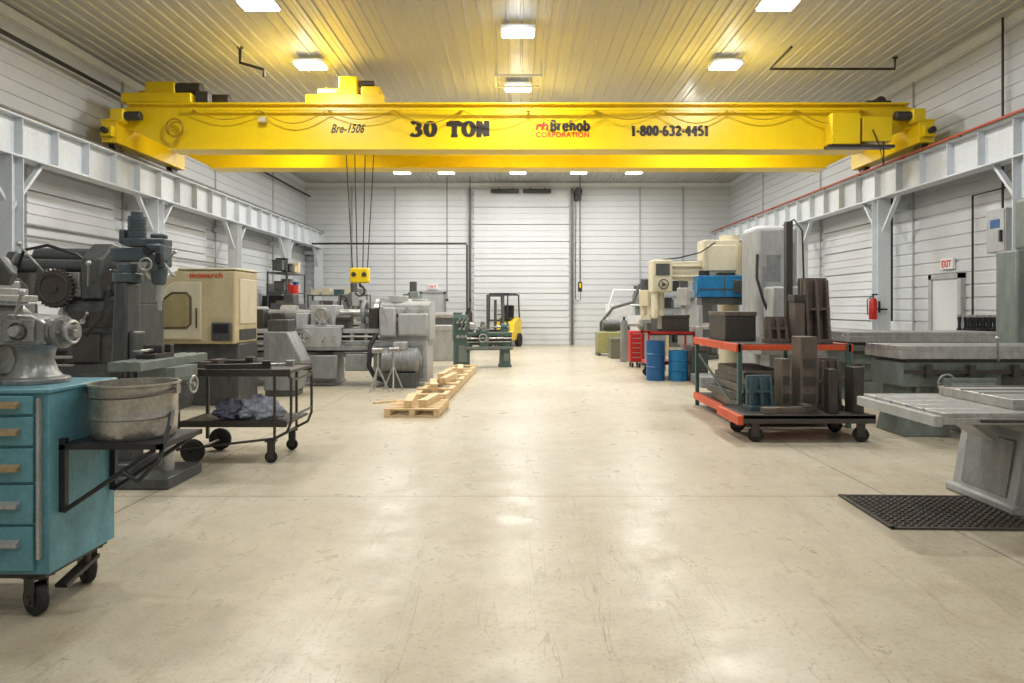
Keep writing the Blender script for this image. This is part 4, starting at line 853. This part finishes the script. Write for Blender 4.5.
def chest(label,loc,m,w=.6,h=.96,nd=6):
    t=thing('rolling_tool_chest',label,'tool chest',loc)
    mesh('body',m,[BB(-w/2,w/2,-.22,.22,.14,.14+h)],t,bevel=.01)
    for i in range(nd):
        a=.18+i*(h-.06)/nd; b_=a+(h-.06)/nd-.02
        o=mesh('drawer',m,[BB(-w/2+.03,w/2-.03,-.235,-.22,a,b_)],t,bevel=.003); mesh('handle',steel,[BB(-w/3,w/3,-.25,-.235,b_-.03,b_-.015)],o)
    for x in(-w/2+.06,w/2-.06):
        for y in(-.16,.16): caster(t,x,y,.055,.14)
chest('narrow red rolling tool chest with many drawers',(2.98,17.6,0),red,.30,.78)
box_item('machine_cover','dark machine control cabinet on floor','cabinet',darkmach,(3.5,18.2,0),(.5,.4,1.2),0,grey)
box_item('machine_cover','grey machine control cabinet on floor','cabinet',grey,(3.3,16.6,0),(.45,.4,1.15),0,darkmach)
ym=thing('hydraulic_power_unit','pale olive yellow hydraulic power unit','machine',(3.0,22.0,0))
mesh('tank',olive,[BB(-.5,.5,-.35,.35,.08,.75)],ym,bevel=.03); mesh('motor',darkmach,[CY((-.3,0,.95),(.25,0,.95),.18),BB(-.2,.15,-.12,.12,.75,.85)],ym); each('skid',darkmach,[BB(-.5,-.4,-.35,.35,0,.08),BB(.4,.5,-.35,.35,0,.08)],ym)
wf=thing('white_machine_frame','white tubular machine frame with tilted panels','machine',(3.7,23.4,0))
mesh('frame',white,[TU([(-.6,0,0),(-.6,0,1.6),(-.45,0,2.1),(.6,0,2.1),(.6,0,0)],.05),TU([(-.6,.6,0),(-.6,.6,1.6),(.6,.6,1.6),(.6,.6,0)],.05),B(-.2,.2,1.3,.7,.06,.7,ry=18),B(.3,.1,.9,.5,.3,.7),BB(-.6,.6,0,.6,1.0,1.05)],wf)
mesh('arm',darkmach,[TU([(-.9,-.1,.3),(-.9,-.1,1.0),(-.5,-.1,1.5),(.2,-.1,1.7),(.4,-.1,2.3)],.05),CY((-.1,-.3,.2),(-.1,-.3,.9),.15)],wf)
shelf_unit('dark storage rack beside far wall',(6.0,26.9,0),2.6,.6,2.2,4)
for j,z in enumerate((.18,.8467,1.513,2.18)):
    for i in range(6):
        mm,nm=random.choice(cols); box_item('parts_box',f'{nm} parts box on rack by far wall','box',mm,(4.95+i*.42,26.9,z),(.34,.35,random.uniform(.2,.45)))
knee_mill('tall grey green knee mill by far wall',(4.5,25.2,0),-25,ggreen)
knee_mill('white grey knee mill parked beside crates',(4.4,17.6,0),-30,lgrey)
knee_mill('cream knee mill parked in machine row',(3.75,19.9,0),-20,cream2)
knee_mill('dark knee mill parked in machine row',(5.6,20.6,0),-40,darkmach)
knee_mill('grey knee mill parked in machine row',(5.5,13.2,0),-50,grey)
knee_mill('grey green knee mill parked behind planer bed',(6.0,15.3,0),-30,ggreen)
lathe('grey green lathe among parked machines',2.4,.9,1.35,ggreen,(6.5,17.4,0),0,1,ctr=.24)
box_item('crate','tan shipping crate beside parked machines','crate',wood,(4.3,21.9,0),(.8,.8,1.1))
box_item('crate','olive grey steel bin on floor near machines','crate',oliveg,(3.0,20.7,0),(.5,.6,.6))
cyl_item('gas_cylinder','tall grey gas cylinder among machines','gas cylinder',grey,(2.95,19.2,0),.10,1.25)

def bed_machine(label,loc,L,W,Hh,m,name='planer_bed'):
    t=thing(name,label,'machine',loc)
    mesh('bed',m,[BB(-L/2,L/2,-W*.4,W*.4,Hh*.55,Hh*.82),BB(-L/2+.1,L/2-.1,-W*.3,W*.3,Hh*.3,Hh*.55)]+[EX([(-W*.4,Hh*.55),(-W*.3,Hh*.34),(-W*.3,Hh*.55)],'x',-L/2+.2+i*(L-.4)/5-.03,-L/2+.2+i*(L-.4)/5+.03) for i in range(6)],t,bevel=.015)
    mesh('table',steel,[BB(-L/2-.05,L/2-.2,-W*.45,W*.45,Hh*.86,Hh*.94)]+[BB(-L/2-.05,L/2-.2,-W*.45+i*W*.9/6+.02,-W*.45+(i+1)*W*.9/6-.02,Hh*.94,Hh) for i in range(6)],t,bevel=.004)
    mesh('slide',darksteel,[BB(-L/2+.05,L/2-.3,-W*.38,W*.38,Hh*.82,Hh*.86)],t)
    for x in(-L*.36,0,L*.36): mesh('pedestal',m,[EX([(x-.28,0),(x+.28,0),(x+.2,Hh*.3),(x-.2,Hh*.3)],'y',-W*.36,W*.36)],t,bevel=.015)
    mesh('handwheel',steel,[TO((-L*.3,-W*.5,Hh*.6),.1,.014),CY((-L*.3,-W*.4,Hh*.6),(-L*.3,-W*.52,Hh*.6),.025),CY((-L*.3-.1,-W*.5,Hh*.6),(-L*.3+.1,-W*.5,Hh*.6),.01,n=6)],t)
    mesh('trip_rail',darksteel,[BB(-L/2,L/2-.2,-W*.47,-W*.44,Hh*.7,Hh*.74)]+[BB(-L*.4+i*.5,-L*.4+i*.5+.07,-W*.5,-W*.44,Hh*.66,Hh*.8) for i in range(4)]+[BB(-L/2+.1,L/2-.3,-W*.44,-W*.4,Hh*.7,Hh*.74)],t)
    panel(t,0,L*.25,Hh*.57,Hh*.68,-W*.4,darkmach)
    return t
bed_machine('long grey green planer bed with slotted table',(6.55,11.3,0),2.6,1.1,1.12,ggreen)
pm=bed_machine('grey green bed milling machine with tall column',(5.6,8.35,0),2.3,.9,1.06,ggreen,'bed_milling_machine')
mesh('column',ggreen,[BB(.76,1.45,.45,.85,0,2.25)],pm,bevel=.03)
mesh('column_head',ggreen,[BB(1.00,1.45,.5,.85,2.25,2.95)],pm,bevel=.06,seg=3)
mesh('ram_head',ggreen,[BB(.85,1.25,.05,.45,1.5,1.95),CY((1.05,.25,1.25),(1.05,.25,1.5),.09)],pm,bevel=.02)
mesh('knee_motor',ggreen,[CY((-.7,-.5,.5),(-.2,-.5,.5),.15),BB(-.75,-.15,-.5,-.2,.25,.7)],pm,bevel=.01)
mesh('handle_bar',steel,[CY((-.1,-.45,.9),(-.25,-.65,1.15),.012,n=8),SP((-.25,-.65,1.16),.025,8)],pm)
tb=thing('tool_holder_bench','grey bench holding a row of black tool holders','workbench',(8.08,12.0,0))
mesh('bench_top',grey,[BB(-.42,.42,-.35,.35,1.02,1.08)],tb)
each('leg',grey,[BB(x,x+.05,y,y+.05,0,1.02) for x in(-.4,.35) for y in(-.33,.28)],tb)
for i in range(14):
    t=thing('tool_holder','black tapered milling tool holder standing on bench','tool holder',(7.74+(i%7)*.11,11.85+.25*(i//7),1.08),0,'tool holders on bench')
    mesh('taper',black,[LA([(.04,0),(.045,.06),(.025,.07),(.025,.12)],(0,0,0)),CY((0,0,.12),(0,0,.26),.02,.035)],t); mesh('cutter',steel,[CY((0,0,.26),(0,0,.30),.038)],t)
ep=thing('wall_electrical_box','grey electrical disconnect box mounted on wall','electrical box',(XW-.12,12.1,2.85),-90)
mesh('box_body',lgrey,[BB(-.24,.24,-.1,.12,-.38,.38)],ep,bevel=.01); mesh('door',lgrey,[BB(-.22,.22,-.115,-.1,-.36,.36)],ep); mesh('label_plate',bluebin,[BB(-.12,.12,-.12,-.115,.05,.2)],ep); mesh('switch_handle',black,[BB(.15,.19,-.16,-.115,-.2,.0)],ep)
each('conduit',grime,[CY((0,.02,.38),(0,.02,ZC-2.85-.02),.02,n=8),CY((.1,.02,-.38),(.1,.02,-1.6),.02,n=8)],ep)
fe=thing('fire_extinguisher','red fire extinguisher hung on white column','fire extinguisher',(7.72,15.0,1.25))
mesh('cylinder',red,[LA([(0,0),(.08,0),(.085,.02),(.085,.38),(.06,.45),(.03,.47),(0,.47)],(0,0,0))],fe); mesh('valve',black,[CY((0,0,.47),(0,0,.53),.02),BB(-.03,.1,-.015,.015,.53,.56),TU([(-.03,0,.5),(-.13,0,.42),(-.12,0,.1)],.012)],fe); mesh('bracket',black,[BB(.07,.3,-.02,.02,.2,.24),BB(.12,.15,-.02,.02,.15,.4)],fe)

fm=thing('knee_milling_machine','light grey milling machine with big slotted table','milling machine',(4.05,5.3,0))
mesh('base',lgrey,[EX([(-.47,0),(.6,0),(.5,.62),(-.36,.62)],'y',-.33,.42),BB(-.5,.6,-.36,.45,0,.07)],fm,bevel=.02)
mesh('side_cover',grey,[EX([(-.46,.1),(-.44,.1),(-.37,.52),(-.40,.52)],'y',-.22,.3)],fm,bevel=.004)
mesh('saddle',grey,[BB(-.5,.7,-.5,.3,.62,.70),BB(-.8,.9,-.65,.15,.70,.755)],fm,bevel=.015)
ts=[BB(-1.34,1.2,-.9,.12,.755,.80)]
for i in range(5): ts.append(BB(-1.34,1.2,-.9+i*.204+.008,-.9+(i+1)*.204-.008,.80,.83))
mesh('slotted_table',steel,ts,fm,bevel=.004)
mesh('coolant_lip',lgrey,[BB(-1.39,-1.34,-.9,.12,.74,.81)],fm,bevel=.005)
mesh('bracket',lgrey,[B(-.62,.0,.62,.35,.3,.04,ry=35)],fm)
mesh('trip_rail',darksteel,[BB(-1.1,.9,-.92,-.9,.77,.785)],fm)
sp2=thing('steel_surface_plate','thick light steel riser plate on milling table','metal plate',(4.0,4.95,.83))
mesh('plate',steel,[BB(-.75,.8,-.42,.38,0,.07)],sp2,bevel=.006); mesh('slot_strip',darksteel,[BB(-.75,.8,-.1+i*.2,-.08+i*.2,.07,.074) for i in range(3)],sp2)
tl=thing('clamping_wrench','bright steel clamping wrench resting on plate','wrench',(3.75,4.85,.904),30)
mesh('shaft',steel,[TU([(-.15,0,.012),(.1,0,.012),(.14,.02,.06)],.012)],tl); mesh('jaw',steel,[TO((-.18,0,.012),.03,.01,'z')],tl)
mt=thing('rubber_floor_mat','dark brown perforated rubber anti fatigue floor mat','floor mat',(3.06,5.07,0),-2)
mp=[BB(-.52,.52,-.42,-.39,0,.014),BB(-.52,.52,.39,.42,0,.014),BB(-.52,-.49,-.42,.42,0,.014),BB(.49,.52,-.42,.42,0,.014)]
for i in range(15): mp.append(BB(-.5,.5,-.39+i*.0553-.010,-.39+i*.0553+.010,0,.010))
for i in range(19): mp.append(BB(-.49+i*.0544-.010,-.49+i*.0544+.010,-.4,.4,0,.010))
mesh('mat_grid',matrub,mp,mt)

# ---------------------------------------------------------------- world & camera
w=bpy.data.worlds.new('world'); bpy.context.scene.world=w; w.use_nodes=True
w.node_tree.nodes['Background'].inputs[0].default_value=(.8,.85,.9,1); w.node_tree.nodes['Background'].inputs[1].default_value=.3
cd=bpy.data.cameras.new('camera'); co=bpy.data.objects.new('camera',cd); C.objects.link(co)
co.location=(0,0,H); co.rotation_euler=(math.radians(90),0,0)
cd.sensor_width=36; cd.lens=36*F/1024; cd.shift_x=-6/1024; cd.shift_y=-33.5/1024; cd.clip_end=200
bpy.context.scene.camera=co
